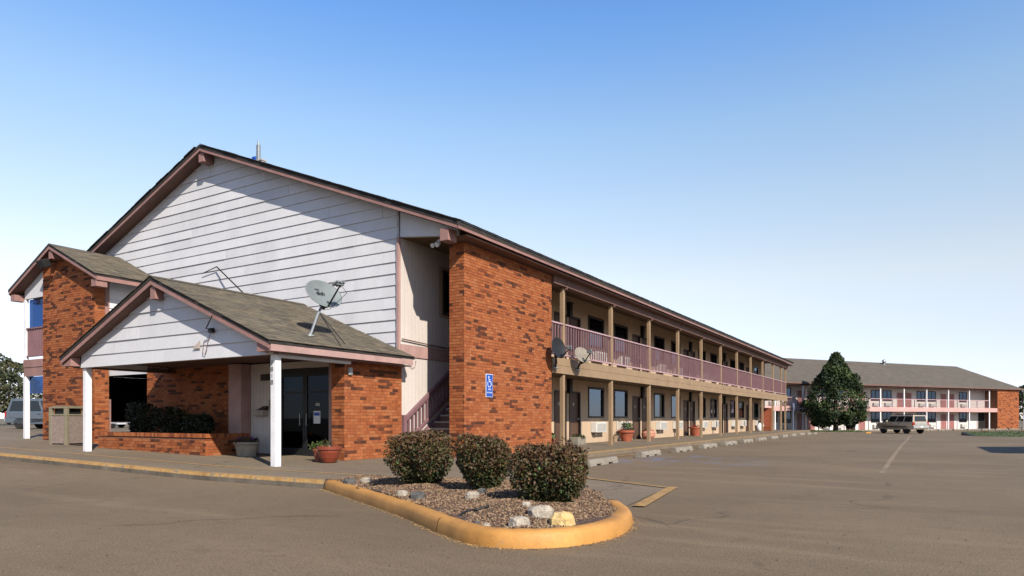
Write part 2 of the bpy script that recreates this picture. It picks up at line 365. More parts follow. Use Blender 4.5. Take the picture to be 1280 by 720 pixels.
BRICK_ME = {}
def brick_mesh(mi):
    if mi not in BRICK_ME:
        b = MB(); b.box(-.5, .5, -.5, .5, -.5, .5); BRICK_ME[mi] = b.mesh('brick', BR[mi])
    return BRICK_ME[mi]
def brick_pick(state):
    if state[0] > 0: state[0] -= 1; return random.choice((5, 5, 6, 7))
    if random.random() < state[1]: state[0] = random.choice((0, 0, 0, 1, 1)); return random.choice((5, 6, 5, 7))
    return random.choice((0, 0, 1, 1, 2, 3, 4, 4))
BH, BL, BJ = .0655, .203, .0105
def brick_face(parent, O, u, n, L, z0, ztop, singles=0, dark=.085, ext=.0):
    """Courses of bricks standing proud of a mortar face. O: start corner (x, y); u: along; n: outward. singles: how many become objects."""
    u, n = Vector(u).to_3d(), Vector(n).to_3d(); O = Vector((O[0], O[1], 0)); zt = ztop if callable(ztop) else (lambda s: ztop)
    b = MB(); zmax = max(zt(L * t / 20) for t in range(21)); k = 0; z = z0; cnt = 0
    while z + BH < zmax + .01:
        st = [0, dark]
        s = -ext - (BL + BJ) * (.5 if k % 2 else 0)
        while s < L + ext:
            a, e = max(s, -ext), min(s + BL, L + ext); mi = brick_pick(st)
            st[1] = dark * (2.3 if math.sin((a * 2.1 + z * 3.4) + O.y) * math.sin(a * 1.3 - z * 4.1 + O.x) > .38 else .95)
            if e - a > .035 and z + BH <= min(zt(a), zt(e)) + .012:
                pr = .007 + random.uniform(-.0015, .0025)
                if cnt < singles:
                    o = D.objects.new('brick', brick_mesh(mi)); COL.objects.link(o); o.parent = parent
                    c = O + u * ((a + e) / 2) + n * (pr / 2 - .01) + Vector((0, 0, z + BH / 2))
                    o.matrix_local = Matrix(((u.x * (e - a), n.x * (pr + .02), 0, c.x), (u.y * (e - a), n.y * (pr + .02), 0, c.y), (0, 0, BH, c.z), (0, 0, 0, 1)))
                    cnt += 1
                else:
                    p0 = O + u * a - n * .002; p1 = O + u * e - n * .002; q0 = O + u * a + n * pr; q1 = O + u * e + n * pr
                    vs = [(*p.xy, zz) for zz in (z, z + BH) for p in (p0, p1, q1, q0)]
                    fs = [(3, 2, 6, 7), (0, 3, 7, 4), (2, 1, 5, 6), (4, 7, 6, 5), (0, 1, 2, 3)]
                    if u.cross(n).z > 0: fs = [tuple(reversed(f)) for f in fs]
                    b.add(vs, fs, mi)
            s += BL + BJ
        z += BH + BJ; k += 1
    if b.f: tag(b.build('brick_courses', BR, parent), kind='stuff')
    return cnt

def shingles(parent, P0, along, up, nrm, L, Wd, expo=.145, tab=.3):
    al, up, nrm = Vector(along).normalized(), Vector(up).normalized(), Vector(nrm).normalized(); P0 = Vector(P0); b = MB()
    for r in range(int(Wd / expo)):
        s = -random.uniform(0, tab)
        while s < L:
            w = tab * random.choice((.75, 1, 1, 1.25)); a, e = max(0, s), min(L, s + w - .006); s += w
            if e - a < .03: continue
            h = .010 + random.uniform(0, .005); dl = random.uniform(-.008, .008)
            lo = P0 + up * (r * expo + dl); hi = P0 + up * min(Wd, (r + 1) * expo + .01)
            vs = [lo + al * a, lo + al * e, lo + al * e + nrm * h, lo + al * a + nrm * h, hi + al * e + nrm * .002, hi + al * a + nrm * .002]
            fs = [(0, 1, 2, 3), (3, 2, 4, 5), (0, 3, 5), (1, 4, 2)]
            if al.cross(up).dot(nrm) < 0: fs = [tuple(reversed(f)) for f in fs]
            b.add(vs, fs, random.choice((0, 0, 1, 2, 3, 3)))
    return tag(b.build('shingle_courses', SH, parent), kind='stuff')

def leaf_cloud(b, pts, size, mats_n, rnd, pick=None, flat=0.):
    for p in pts:
        nr = Vector((rnd.gauss(0, 1), rnd.gauss(0, 1), rnd.gauss(0, 1) + flat)).normalized(); a = nr.orthogonal().normalized()
        a = (Matrix.Rotation(rnd.uniform(0, 6.28), 3, nr) @ a); c = nr.cross(a); s = size * rnd.uniform(.6, 1.35); p = Vector(p)
        mi = pick(p) if pick else rnd.randrange(mats_n)
        b.add([p - a * s, p - c * s * .55 + nr * s * .15, p + a * s, p + c * s * .55 + nr * s * .15], [(0, 1, 2, 3)], mi)

# ------------------------------------------------------------------ ground
def ss(t): t = max(0., min(1., t)); return t * t * (3 - 2 * t)
def zlot(x, y): return .018 * max(0, min(24, -11.5 - x)) - .47 * ss((y - 45) / 40)
def zwalk(x): return .13 + .018 * max(0, min(24, -11.5 - x))
def sheet(name, xs, ys, zf, m, kind='structure'):
    b = MB(); nx = len(xs)
    b.add([(x, y, zf(x, y)) for y in ys for x in xs], [(j * nx + i, j * nx + i + 1, (j + 1) * nx + i + 1, (j + 1) * nx + i) for j in range(len(ys) - 1) for i in range(nx - 1)])
    return tag(b.build(name, m, smooth=True), kind=kind)
xs = [-3500, -1500, -700, -300, -150, -90, -70] + [-60 + 4 * i for i in range(13)] + [-11.5, -8, -4, 0, 6, 12, 20, 30, 45, 60, 80, 120, 200, 400, 900, 1800, 3500]
ys = [-3500, -1200, -400, -120, -40, -15, 0, 8, 16, 24, 32, 40] + [45 + 2.5 * i for i in range(18)] + [95, 110, 130, 160, 220, 400, 900, 1800, 3500]
sheet('field', xs, ys, lambda x, y: zlot(x, y) - .05, M['field'])
sheet('parking_lot', [x for x in xs if -62 <= x <= 80] , [y for y in ys if -40 <= y <= 130], zlot, M['asphalt'])
# front walk under the entrance roof, with its kerb
def slab(name, xs_, y0, y1, m):
    b = MB(); n = len(xs_)
    vs = [(x, y, zwalk(x) + dz) for dz in (0, -.35) for y in (y0, y1) for x in xs_]
    fs = []
    for i in range(n - 1):
        fs += [(i, i + 1, n + i + 1, n + i), (2 * n + i, 2 * n + i + 1, i + 1, i), (n + i, n + i + 1, 3 * n + i + 1, 3 * n + i)]
    fs += [(0, n, 3 * n, 2 * n), (n - 1, 3 * n - 1, 4 * n - 1, 2 * n - 1)]
    b.add(vs, fs); return tag(b.build(name, m), kind='structure')
WX = [-48, -35.5, -23, -11.5, -8.3]
slab('front_walk', WX, 7.905, 14.1, M['concrete'])
WK = WX[:-1] + [-8.16]
b = MB()
for i in range(len(WX) - 1):
    x0, x1 = WK[i], WK[i + 1]
    b.prism([(x0, 7.75, zwalk(x0) - .4), (x1, 7.75, zwalk(x1) - .4), (x1, 7.75, zwalk(x1) - .045), (x0, 7.75, zwalk(x0) - .045)], (0, .155, 0), 0)
    b.add([(x0, 7.75, zwalk(x0) - .045), (x1, 7.75, zwalk(x1) - .045), (x1, 7.775, zwalk(x1) + .006), (x0, 7.775, zwalk(x0) + .006), (x1, 7.905, zwalk(x1) + .009), (x0, 7.905, zwalk(x0) + .009)],
          [(0, 1, 2, 3), (3, 2, 4, 5)], 1)
tag(b.build('kerb', [M['curb_side'], M['yellow_worn']]), kind='structure')
b = MB()
for i in range(len(WX) - 1):
    x0, x1 = WX[i], WX[i + 1]
    b.add([(x0, 8.9, zwalk(x0) + .004), (x1, 8.9, zwalk(x1) + .004), (x1, 9.0, zwalk(x1) + .004), (x0, 9.0, zwalk(x0) + .004)], [(0, 1, 2, 3)])
tag(b.build('painted_line', M['yellow_worn']), kind='structure')
# walk along the long wing, apron sloping down to the lot, kerb
b = MB(); b.box(-12.2, -8.55, 14.104, 63.2, -.4, .13); tag(b.build('wing_walk', M['concrete']), kind='structure')
b = MB(); b.box(-8.545, -8.3, 18.0, 63.2, -.4, .125, 0); b.box(-8.48, -8.302, 18.0, 63.2, .125, .136, 1)
tag(b.build('kerb', [M['concrete'], M['yellow_worn']]), kind='structure')
b = MB()
b.add([(-8.3, 7.9, .128), (-3.2, 7.75, .012), (-3.55, 10.75, .008), (-5.3, 11.6, .008), (-7.7, 16.3, .012), (-8.3, 18.0, .012), (-8.55, 18.0, .13), (-8.55, 14.1, .128)],
      [(0, 1, 2), (0, 2, 3), (0, 3, 7), (3, 4, 7), (4, 6, 7), (4, 5, 6)])
tag(b.build('apron', M['concrete']), kind='structure')
def line(pts, w, m, name='painted_line', dz=.006):
    b = MB()
    for p, q in zip(pts, pts[1:]):
        p, q = Vector(p), Vector(q); t = (q - p); t.z = 0; t = t.normalized(); s = Vector((-t.y, t.x, 0)) * w / 2
        up = Vector((0, 0, dz)); b.add([p - s + up, q - s + up, q + s + up, p + s + up], [(0, 1, 2, 3)])
    return tag(b.build(name, m), kind='structure')
line([(-3.1, 8.25, .012), (-3.5, 10.9, .010)], .16, M['yellow_worn'])
line([(-3.55, 10.7, .018), (-5.3, 11.55, .022), (-7.3, 13.0, .06)], .10, M['yellow_worn'])
line([(-7.75, 16.2, .014), (-7.7, 21.6, .004)], .13, M['yellow_worn'])
M['seam'] = mat('pale_joint_filler', (.262, .195, .128), .85, .25, 2, .2)
b = MB(); yy = [y for y in ys if 8 <= y <= 90 or y == 13]
for y0, y1 in zip(yy, yy[1:]):
    j0, j1 = .03 * math.sin(y0 * 1.3), .03 * math.sin(y1 * 1.3)
    if y0 > 62 or y0 < 13: continue
    b.add([(-.82 + j0, y0, zlot(0, y0) + .004), (-.72 + j0, y0, zlot(0, y0) + .004), (-.72 + j1, y1, zlot(0, y1) + .004), (-.82 + j1, y1, zlot(0, y1) + .004)], [(0, 1, 2, 3)])
tag(b.build('lot_joint', M['seam']), kind='structure')
# ================================================================== the front building (office, stairs, long wing)
B = empty('motel_building', (-14, 30, .13), 'long two-storey brick and tan motel with gabled lap-sided end, entrance roof and railed balcony wing', 'building', world=True)
def part(b, name, mats, parent=None, **k): return b.build(name, mats, parent or B, **k)

SL = .388; RX, RZ = -19.62, 9.80                          # main ridge
def zr(x, off=0): return RZ - SL * abs(x - RX) - off
Y0 = 13.8                                                # gable wall plane
YF, YE = 13.37, 62.7
# main roof
prof = [(-30, zr(-30)), (RX, RZ), (-9.58, zr(-9.58)), (-9.58, zr(-9.58, .115)), (RX, RZ - .115), (-30, zr(-30, .115))]
b = MB(); b.prism([(x, YF, z) for x, z in (prof[0], prof[1], prof[4], prof[5])], (0, YE - YF, 0)); b.prism([(x, YF, z) for x, z in prof[1:5]], (0, YE - YF, 0))
main_roof = part(b, 'roof', M['roof'])
random.seed(3)
b = MB()                                                  # ragged shingle edge along both rakes and the eave
x = -30.
while x < -9.6:
    w = random.uniform(.22, .34); xe = min(x + w, -9.56); o = random.uniform(0, .02)
    if not (x < RX < xe): b.prism([(x, YF - .03 - o, zr(x, -.004)), (xe, YF - .03 - o, zr(xe, -.004)), (xe, YF - .03 - o, zr(xe, -.022 - o * .4)), (x, YF - .03 - o, zr(x, -.022 - o * .4))], (0, .16, 0))
    x = xe
y = YF
while y < YE:
    w = random.uniform(.25, .34); b.box(-9.58, -9.545 + random.uniform(0, .02), y, y + w - .01, zr(-9.58, -.002), zr(-9.58, -.02)); y += w
tag(part(b, 'shingle_edge', M['roof'], main_roof), kind='stuff')
for xa, xb in ((-30, RX - .001), (RX + .001, -9.62)):
    b = MB(); b.prism([(xa, YF + .01, zr(xa, .117)), (xb, YF + .01, zr(xb, .117)), (xb, YF + .01, zr(xb, .205)), (xa, YF + .01, zr(xa, .205))], (0, .03, 0)); part(b, 'rake_board', M['mauve'])
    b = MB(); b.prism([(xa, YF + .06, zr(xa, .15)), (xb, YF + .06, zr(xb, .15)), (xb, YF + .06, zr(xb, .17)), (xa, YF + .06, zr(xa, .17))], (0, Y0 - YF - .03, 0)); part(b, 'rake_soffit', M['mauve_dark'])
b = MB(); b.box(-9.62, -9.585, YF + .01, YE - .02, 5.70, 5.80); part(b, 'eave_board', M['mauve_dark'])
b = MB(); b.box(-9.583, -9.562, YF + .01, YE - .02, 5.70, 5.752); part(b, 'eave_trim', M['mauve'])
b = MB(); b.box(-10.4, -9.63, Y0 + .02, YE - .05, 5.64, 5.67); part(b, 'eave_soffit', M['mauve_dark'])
for x, zt in ((RX, RZ - .2), (-10.05, zr(-10.05, .27))):
    b = MB(); b.box(x - .13, x + .13, YF + .065, Y0 - .01, zt - .33, zt - .03); part(b, 'outrigger', M['mauve'], bevel=.008)
# gable: backing wall and boards
b = MB(); b.prism([(-27, Y0 + .03, 2.96), (-11.83, Y0 + .03, 2.96), (-11.83, Y0 + .03, zr(-11.83, .12)), (RX, Y0 + .03, RZ - .12), (-27, Y0 + .03, zr(-27, .12))], (0, .2, 0))
gw = part(b, 'gable_wall', M['white_b'])
fm = lambda s, z, o: (s, Y0 + .03 - o, z)
siding(gw, [(-27, 3.0), (-11.86, 3.0), (-11.86, zr(-11.86, .2)), (RX, RZ - .2), (-27, zr(-27, .2))], fm, 2.82, mats=[M['white'], M['white_b']], s_lo=-27)
b = MB(); b.box(-11.855, -11.775, Y0 - .03, Y0 + .05, 2.5, 5.88); part(b, 'corner_board', M['mauve_light'])
b = MB(); b.prism([(-11.735, Y0 - .01, 5.885), (-9.9, Y0 - .01, zr(-9.9, .36)), (-9.9, Y0 - .01, zr(-9.9, .2)), (-11.735, Y0 - .01, zr(-11.735, .2))], (0, .12, 0)); part(b, 'gable_panel', M['white_b'])
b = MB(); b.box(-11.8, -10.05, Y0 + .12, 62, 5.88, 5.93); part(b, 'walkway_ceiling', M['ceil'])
# stair wall (grooved panel) and the room wall behind the balcony
OPEN = []                                                 # (kind, y0, y1)
for k in range(-1, 5):
    y0 = 23.85 + 8 * k
    for kind, a, c in (('door', 0, 1.0), ('win', 1.75, 3.35), ('win', 4.5, 6.1), ('door', 6.75, 7.75)):
        if y0 + a > 19.6 and y0 + c < 61.3: OPEN.append((kind, y0 + a, y0 + c))
OPEN.append(('win', 15.7, 16.9))
OPEN.sort(key=lambda t: t[1])
XW = -11.8
FL = (.13, 3.07)
def zspan(kind, f): return (f, f + 2.06) if kind == 'door' else (f + 1.02, f + 2.30)
for f, top in ((.13, 2.95), (3.07, 5.95)):
    b = MB(); y = Y0 + .24 if f > 1 else Y0 + .24
    f0 = f - .15 if f < 1 else f - .1
    for kind, a, c in OPEN:
        if a < 17 and f < 1: continue
        z0, z1 = zspan(kind, f)
        b.box(XW - .16, XW, y, a, f0, top)
        if z0 > f + .1: b.box(XW - .16, XW, a, c, f0, z0)
        b.box(XW - .16, XW, a, c, z1, top); y = c
    b.box(XW - .16, XW, y, 62, f0, top)
    part(b, 'room_wall', M['tan_wall'])
b = MB(); y = Y0 + .06
while y < 18.6:
    b.box(XW + .002, XW + .018, y, y + .145, .1, 2.76)
    if not (15.5 < y < 17.05): b.box(XW + .002, XW + .018, y, y + .145, 3.09, 5.88)
    else: b.box(XW + .002, XW + .018, y, y + .145, 3.09, 4.0); b.box(XW + .002, XW + .018, y, y + .145, 5.46, 5.88)
    y += .152
part(b, 'grooved_panel', M['cream'])
b = MB(); b.box(XW + .019, XW + .05, Y0 + .055, 18.7, 2.77, 3.08); part(b, 'belt_board', M['mauve_light'])
b = MB(); b.tube([(XW + .07, Y0 + .06, 3.22), (XW + .07, 15, 3.17), (XW + .07, 16.6, 3.12), (XW + .07, 18.6, 3.13)], .018, 6); part(b, 'cable', M['mauve_dark'])
b = MB(); pts = [(XW + .05, Y0 + .5 + .16 * math.cos(t), 2.70 - .22 * math.sin(t)) for t in [math.pi * k / 10 for k in range(11)]]; b.tube(pts, .006, 5); part(b, 'cable', M['mauve'])

# window, door, air conditioner: built once in local coordinates (x out of the wall, y along, z up), then copied
def make_window(w, h):
    b = MB(); t = .075
    b.box(-.10, .03, 0, t, 0, h); b.box(-.10, .03, w - t, w, 0, h); b.box(-.10, .03, t, w - t, 0, t); b.box(-.10, .03, t, w - t, h - t, h)
    b.box(-.07, -.046, w * .5 - .02, w * .5 + .02, t, h - t)
    o = b.build('window', M['frame'], B)
    b = MB(); b.box(-.045, -.038, t, w - t, t, h - t); p = b.build('pane', M['glass'], o)
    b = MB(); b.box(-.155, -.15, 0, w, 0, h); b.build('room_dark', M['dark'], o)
    return o
def make_curtain(y0, y1, h, m, parent):
    b = MB(); n = max(4, int((y1 - y0) / .045)); vs = []
    for z in (.05, h - .05):
        for i in range(n + 1): vs.append((-.105 + .022 * math.sin(i * 2.1) , y0 + (y1 - y0) * i / n, z))
    b.add(vs, [(i, i + 1, n + 2 + i, n + 1 + i) for i in range(n)]); return b.build('curtain', m, parent)
def make_door(w, h, mdoor, mframe):
    b = MB(); t = .07
    b.box(-.12, .025, 0, t, 0, h); b.box(-.12, .025, w - t, w, 0, h); b.box(-.12, .025, t, w - t, h - t, h)
    o = b.build('door', mframe, B)
    b = MB(); b.box(-.10, -.055, t + .002, w - t - .002, .012, h - t - .002); l = b.build('door_leaf', mdoor, o)
    b = MB(); b.lathe([(.0, 0), (.03, .0), (.03, .012), (.012, .014), (.012, .05), (.032, .055), (.034, .08), (.0, .09)], (-.055, w - .17, .98), 10, axis='x'); b.build('door_handle', M['metal'], o)
    b = MB(); b.box(-.055, -.050, w * .5 - .06, w * .5 + .06, 1.5, 1.62); b.build('room_plate', M['metal'], o)
    return o
def make_ac():
    b = MB(); b.box(0, .26, 0, 1.06, 0, .42); o = b.build('air_conditioner', M['acw'], B, bevel=.015)
    b = MB()
    for i in range(9): b.box(.262, .272, .06, 1.0, .05 + i * .037, .066 + i * .037)
    for i in range(7): b.box(.261, .268, .06 + i * .155, .075 + i * .155, .04, .39)
    b.build('grille', M['acg'], o); return o
protos = {}
def put(key, maker, x, y, z, rz=0, mirror=False):
    if key not in protos: protos[key] = maker(); o = protos[key]
    else: o = copy_tree(protos[key], B)
    o.matrix_parent_inverse = Matrix.Translation(-B.location) if B.get('wp') else Matrix()
    o.location = (x, y, z); o.rotation_euler = (0, 0, rz); return o
random.seed(11)
for f in FL:
    for kind, a, c in OPEN:
        z0, z1 = zspan(kind, f)
        if a < 17 and f < 1: continue
        if kind == 'door': put('door', lambda: make_door(1.0, 2.06, M['brown'], M['frame']), XW, a, f)
        else:
            w = c - a
            o = put('win%.2f' % w, lambda: make_window(w, 1.28), XW, a, z0)
            m = random.choice((M['curtain'], M['curtain_w'], M['curtain_b'], M['curtain_w']))
            g = random.uniform(.15, .6) * w
            ca = make_curtain(.08, max(.2, g - .12), 1.28, m, o); cb = make_curtain(min(w - .2, g + .16), w - .08, 1.28, m, o)
            if a > 17:
                put('ac', make_ac, XW + .005, (a + c) / 2 - .53, f + .42)
                if f < 1:
                    b = MB(); b.box(XW + .002, XW + .16, (a + c) / 2 - .3, (a + c) / 2 - .24, f + .30, f + .415); part(b, 'drain_bracket', M['metal'])
# lanterns between paired doors
for f in FL:
    for k in range(-1, 5):
        y = 23.85 + 8 * k - .07
        if 20 < y < 61:
            b = MB(); b.box(XW, XW + .14, y - .12, y + .12, f + 1.98, f + 2.5); b.box(XW + .003, XW + .19, y - .16, y + .16, f + 2.502, f + 2.54); part(b, 'lantern', M['black'], bevel=.01)
# balcony: deck, face boards, posts, railing
XP = -10.03
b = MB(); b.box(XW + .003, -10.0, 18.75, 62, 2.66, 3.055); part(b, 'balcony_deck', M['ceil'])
for z0, z1 in ((2.57, 2.818), (2.826, 3.07)):
    for y0, y1 in ((18.97, 28), (28, 36), (36, 44), (44, 52), (52, 62)): b = MB(); b.box(-9.995, -9.955, y0 + .002, y1 - .002, z0, z1); part(b, 'deck_face_board', M['tan'])
b = MB(); b.box(-10.2, -9.9, 18.97, 62, 5.38, 5.635); part(b, 'eave_beam', M['mauve_dark'])
PY = [19.86, 23.86, 28, 32, 36, 40, 44, 48, 52, 56, 59.6, 61.6]
for y in PY:
    b = MB(); b.box(-10.06 - .07, -10.06 + .06, y - .07, y + .07, .1, 2.655); part(b, 'lower_post', M['tan'], bevel=.008)
    b = MB(); b.box(-10.13, -10.0, y - .07, y + .07, 3.072, 5.378); part(b, 'upper_post', M['tan'], bevel=.008)
    b = MB(); b.box(-10.0, -9.885, y - .02, y + .02, 5.30, 5.6); part(b, 'eave_bracket', M['mauve_dark'])
bal = MB(); bal.box(-.019, .019, -.02, .02, 0, .94); bal_me = bal.mesh('baluster', M['rail'])
count = 0; rest = MB()
ends = [18.98] + PY
for y0, y1 in zip(ends, ends[1:]):
    a = y0 + (.075 if y0 > 19 else 0); c = y1 - .075
    b = MB(); b.box(XP - .045, XP + .045, a, c, 4.155, 4.205); rl = part(b, 'railing', M['rail_top'], bevel=.006)
    b = MB(); b.box(XP - .03, XP + .03, a, c, 3.16, 3.21); b.build('bottom_rail', M['rail_top'], rl)
    n = max(1, int((c - a) / .19)); st = (c - a) / n
    for i in range(n):
        y = a + st * (i + .5)
        if count < 285: o = D.objects.new('baluster', bal_me); COL.objects.link(o); o.parent = rl; o.location = (XP, y, 3.213); count += 1
        else: rest.box(XP - .019, XP + .019, y - .02, y + .02, 3.213, 4.153)
tag(part(rest, 'far_balusters', M['rail']), kind='stuff')
b = MB(); b.box(-11.6, XP, 61.72, 61.78, 4.155, 4.205); b.box(-11.6, XP, 61.72, 61.78, 3.16, 3.2)
for i in range(13): b.box(-11.5 + i * .118, -11.468 + i * .118, 61.735, 61.765, 3.2, 4.155)
part(b, 'end_railing', M['rail'])
b = MB(); b.box(-27, XW - .165, 61.8, 62, -.3, 6.2); b.prism([(-27, 61.8, 6.2), (-11.97, 61.8, 6.2), (-11.97, 61.8, zr(-11.97, .12)), (RX, 61.8, RZ - .12), (-27, 61.8, zr(-27, .12))], (0, .2, 0)); part(b, 'end_wall', M['tan_wall'])

# brick wing wall in front of the stairs
b = MB(); b.box(-10.45, -10.0, 14.22, 18.96, -.1, 5.62); ww = part(b, 'brick_wing_wall', M['mortar'])
random.seed(21)
used = brick_face(ww, (-10.45, 14.22), (1, 0, 0), (0, -1, 0), .45, .14, 5.62, singles=0, ext=.007)
used = brick_face(ww, (-10.0, 14.22), (0, 1, 0), (1, 0, 0), 4.74, .14, 5.62, singles=0, ext=.007)
brick_face(ww, (-10.0, 18.96), (-1, 0, 0), (0, 1, 0), .45, .14, 2.5)
b = MB(); b.box(-10.42, -10.03, 14.25, 18.93, 5.622, 5.9); part(b, 'wall_plate', M['mauve_dark'])
# stairs
NST = 16; RS = (3.07 - .13) / NST; TR = .27; SY = 14.1
b = MB(); b.prism([(-11.76, SY - .1, .1), (-11.76, SY + NST * TR, .13 + NST * RS - .05), (-11.76, SY + NST * TR, 3.07), (-11.76, SY + .03, .42), (-11.76, SY - .1, .42)], (.07, 0, 0)); st = part(b, 'stair_stringer', M['rail'])
b = MB(); b.prism([(-10.62, SY - .1, .1), (-10.62, SY + NST * TR, .13 + NST * RS - .05), (-10.62, SY + NST * TR, 3.07), (-10.62, SY + .03, .42), (-10.62, SY - .1, .42)], (.07, 0, 0)); part(b, 'stair_stringer', M['rail'])
for i in range(NST):
    z = .13 + (i + 1) * RS; y = SY + i * TR
    b = MB(); b.box(-11.685, -10.625, y - .02, y + TR - .005, z - .045, z); part(b, 'tread', M['tan_sheet'], bevel=.006)
    b = MB(); b.box(-11.68, -10.63, y, y + .03, z - RS, z - .047); part(b, 'riser', M['mauve_dark'])
b = MB(); b.box(-11.775, -11.67, SY - .22, SY - .11, .1, 1.22); part(b, 'newel_post', M['rail'], bevel=.006)
def srail(y): return (y - SY) * RS / TR
b = MB(); ya, yb = SY - .12, SY + NST * TR
b.prism([(-11.765, ya, 1.13 + srail(ya)), (-11.765, yb, 1.13 + srail(yb)), (-11.765, yb, 1.26 + srail(yb)), (-11.765, ya, 1.26 + srail(ya))], (.09, 0, 0)); sr = part(b, 'stair_railing', M['rail'], bevel=.006)
b = MB(); b.prism([(-11.75, ya, .50 + srail(ya)), (-11.75, yb, .50 + srail(yb)), (-11.75, yb, .58 + srail(yb)), (-11.75, ya, .58 + srail(ya))], (.06, 0, 0)); b.build('bottom_rail', M['rail'], sr)
y = SY - .0
while y < yb - .1:
    b = MB(); b.prism([(-11.74, y, .575 + srail(y)), (-11.74, y + .045, .575 + srail(y + .045)), (-11.74, y + .045, 1.135 + srail(y + .045)), (-11.74, y, 1.135 + srail(y))], (.04, 0, 0)); b.build('baluster', M['rail'], sr); y += .155

# office block under the entrance roof: brick corner, trim, doors, panel, brick wall, passage
ZC = 2.60                                                 # porch ceiling
b = MB(); b.box(-12.1, -11.7, 11.74, 13.79, -.1, 2.9); oc = part(b, 'brick_office_corner', M['mortar'])
random.seed(5)
n1 = brick_face(oc, (-11.7, 11.74), (0, 1, 0), (1, 0, 0), 2.05, .14, 2.72, singles=230, ext=.007)
n2 = brick_face(oc, (-12.1, 11.74), (1, 0, 0), (0, -1, 0), .40, .14, 2.72, singles=300 - n1, ext=.007)
YD = 12.25
b = MB(); b.box(-12.62, -12.105, YD - .12, YD + .1, .1, ZC); part(b, 'door_side_trim', M['mauve_light'])
# glazed double doors
b = MB(); x0, x1 = -14.62, -12.625; t = .07
b.box(x0, x0 + t, YD, YD + .1, .13, 2.42); b.box(x1 - t, x1, YD, YD + .1, .13, 2.42); b.box(x0 + t, x1 - t, YD, YD + .1, 2.32, 2.42); b.box(x0 + t, x1 - t, YD, YD + .1, .13, .15)
en = part(b, 'entrance_door_frame', M['black'])
xm = (x0 + x1) / 2
for xa, xb, hx in ((x0 + t + .004, xm - .004, -.12), (xm + .004, x1 - t - .004, .12)):
    b = MB(); s = .075
    b.box(xa, xa + s, YD + .02, YD + .07, .155, 2.315); b.box(xb - s, xb, YD + .02, YD + .07, .155, 2.315); b.box(xa + s, xb - s, YD + .02, YD + .07, .155, .36); b.box(xa + s, xb - s, YD + .02, YD + .07, 2.22, 2.315)
    b.box(xa + s, xb - s, YD + .03, YD + .05, 1.78, 1.83)
    dl = part(b, 'entrance_door', M['black'])
    b = MB(); b.box(xa + s, xb - s, YD + .042, YD + .048, .36, 2.22); b.build('pane', M['glass_door'], dl)
    b = MB(); hxx = xm + hx; b.tube([(hxx, YD + .02, .95), (hxx, YD - .04, .95), (hxx, YD - .04, 1.25), (hxx, YD + .02, 1.25)], .012, 6); b.build('door_handle', M['metal'], dl)
b = MB(); b.box(-13.32, -13.08, YD + .036, YD + .040, 1.0, 1.32); nt_ = part(b, 'door_notice', M['paper'])
b = MB(); b.box(-13.30, -13.10, YD + .032, YD + .0355, 1.2, 1.28); b.build('notice_heading', M['blue'], nt_)
b = MB(); b.box(-13.25, -13.1, YD + .036, YD + .040, 1.45, 1.52); part(b, 'door_notice', M['acg'])
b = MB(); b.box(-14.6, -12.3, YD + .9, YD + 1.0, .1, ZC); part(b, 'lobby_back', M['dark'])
# grooved white panel
b = MB(); b.box(-15.72, -14.625, YD + .02, YD + .12, .1, ZC)
x = -15.7
while x < -14.75: b.box(x, x + .12, YD, YD + .02, .12, ZC - .01); x += .127
part(b, 'entrance_panel', M['cream'])
b = MB(); b.box(-14.62, -12.63, YD + .01, YD + .1, 2.425, ZC)
x = -14.6
while x < -12.75: b.box(x, x + .12, YD - .01, YD + .01, 2.43, ZC - .01); x += .127
part(b, 'transom_panel', M['cream'])
b = MB(); b.box(-14.75, -14.625, YD - .03, YD - .012, .12, ZC); part(b, 'door_side_trim', M['post_white'])
b = MB(); b.box(-16.25, -15.725, YD - .3, YD + .1, .1, ZC); part(b, 'pilaster', M['mauve_light'], bevel=.01)
# brick wall behind the planter
b = MB(); b.box(-20.57, -16.255, YD, YD + .3, 0, 2.75); bw = part(b, 'brick_lobby_wall', M['mortar'])
brick_face(bw, (-20.57, YD), (1, 0, 0), (0, -1, 0), 4.31, .25, 2.6, dark=.13)
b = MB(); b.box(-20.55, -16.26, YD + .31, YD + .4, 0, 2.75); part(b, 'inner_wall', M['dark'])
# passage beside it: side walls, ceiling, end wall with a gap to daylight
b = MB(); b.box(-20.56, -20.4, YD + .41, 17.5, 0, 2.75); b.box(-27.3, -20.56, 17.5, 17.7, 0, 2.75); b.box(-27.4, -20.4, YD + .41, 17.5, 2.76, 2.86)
b.box(-27.4, -27.25, 12.5, 14.75, 0, 2.75); b.box(-27.4, -27.25, 15.6, 17.5, 0, 2.75); b.box(-27.4, -27.25, 14.75, 15.6, .98, 2.75); part(b, 'passage_wall', M['dark'])  # walls coloured near black to give the passage its shade
b = MB(); b.box(-23.0, -19.1, YD + .05, YD + .12, 2.52, 2.76); part(b, 'passage_header', M['white'])
b = MB(); b.box(-23, -19.0, YD + .13, Y0, 2.87, 2.95); part(b, 'porch_link_roof', M['roof'])
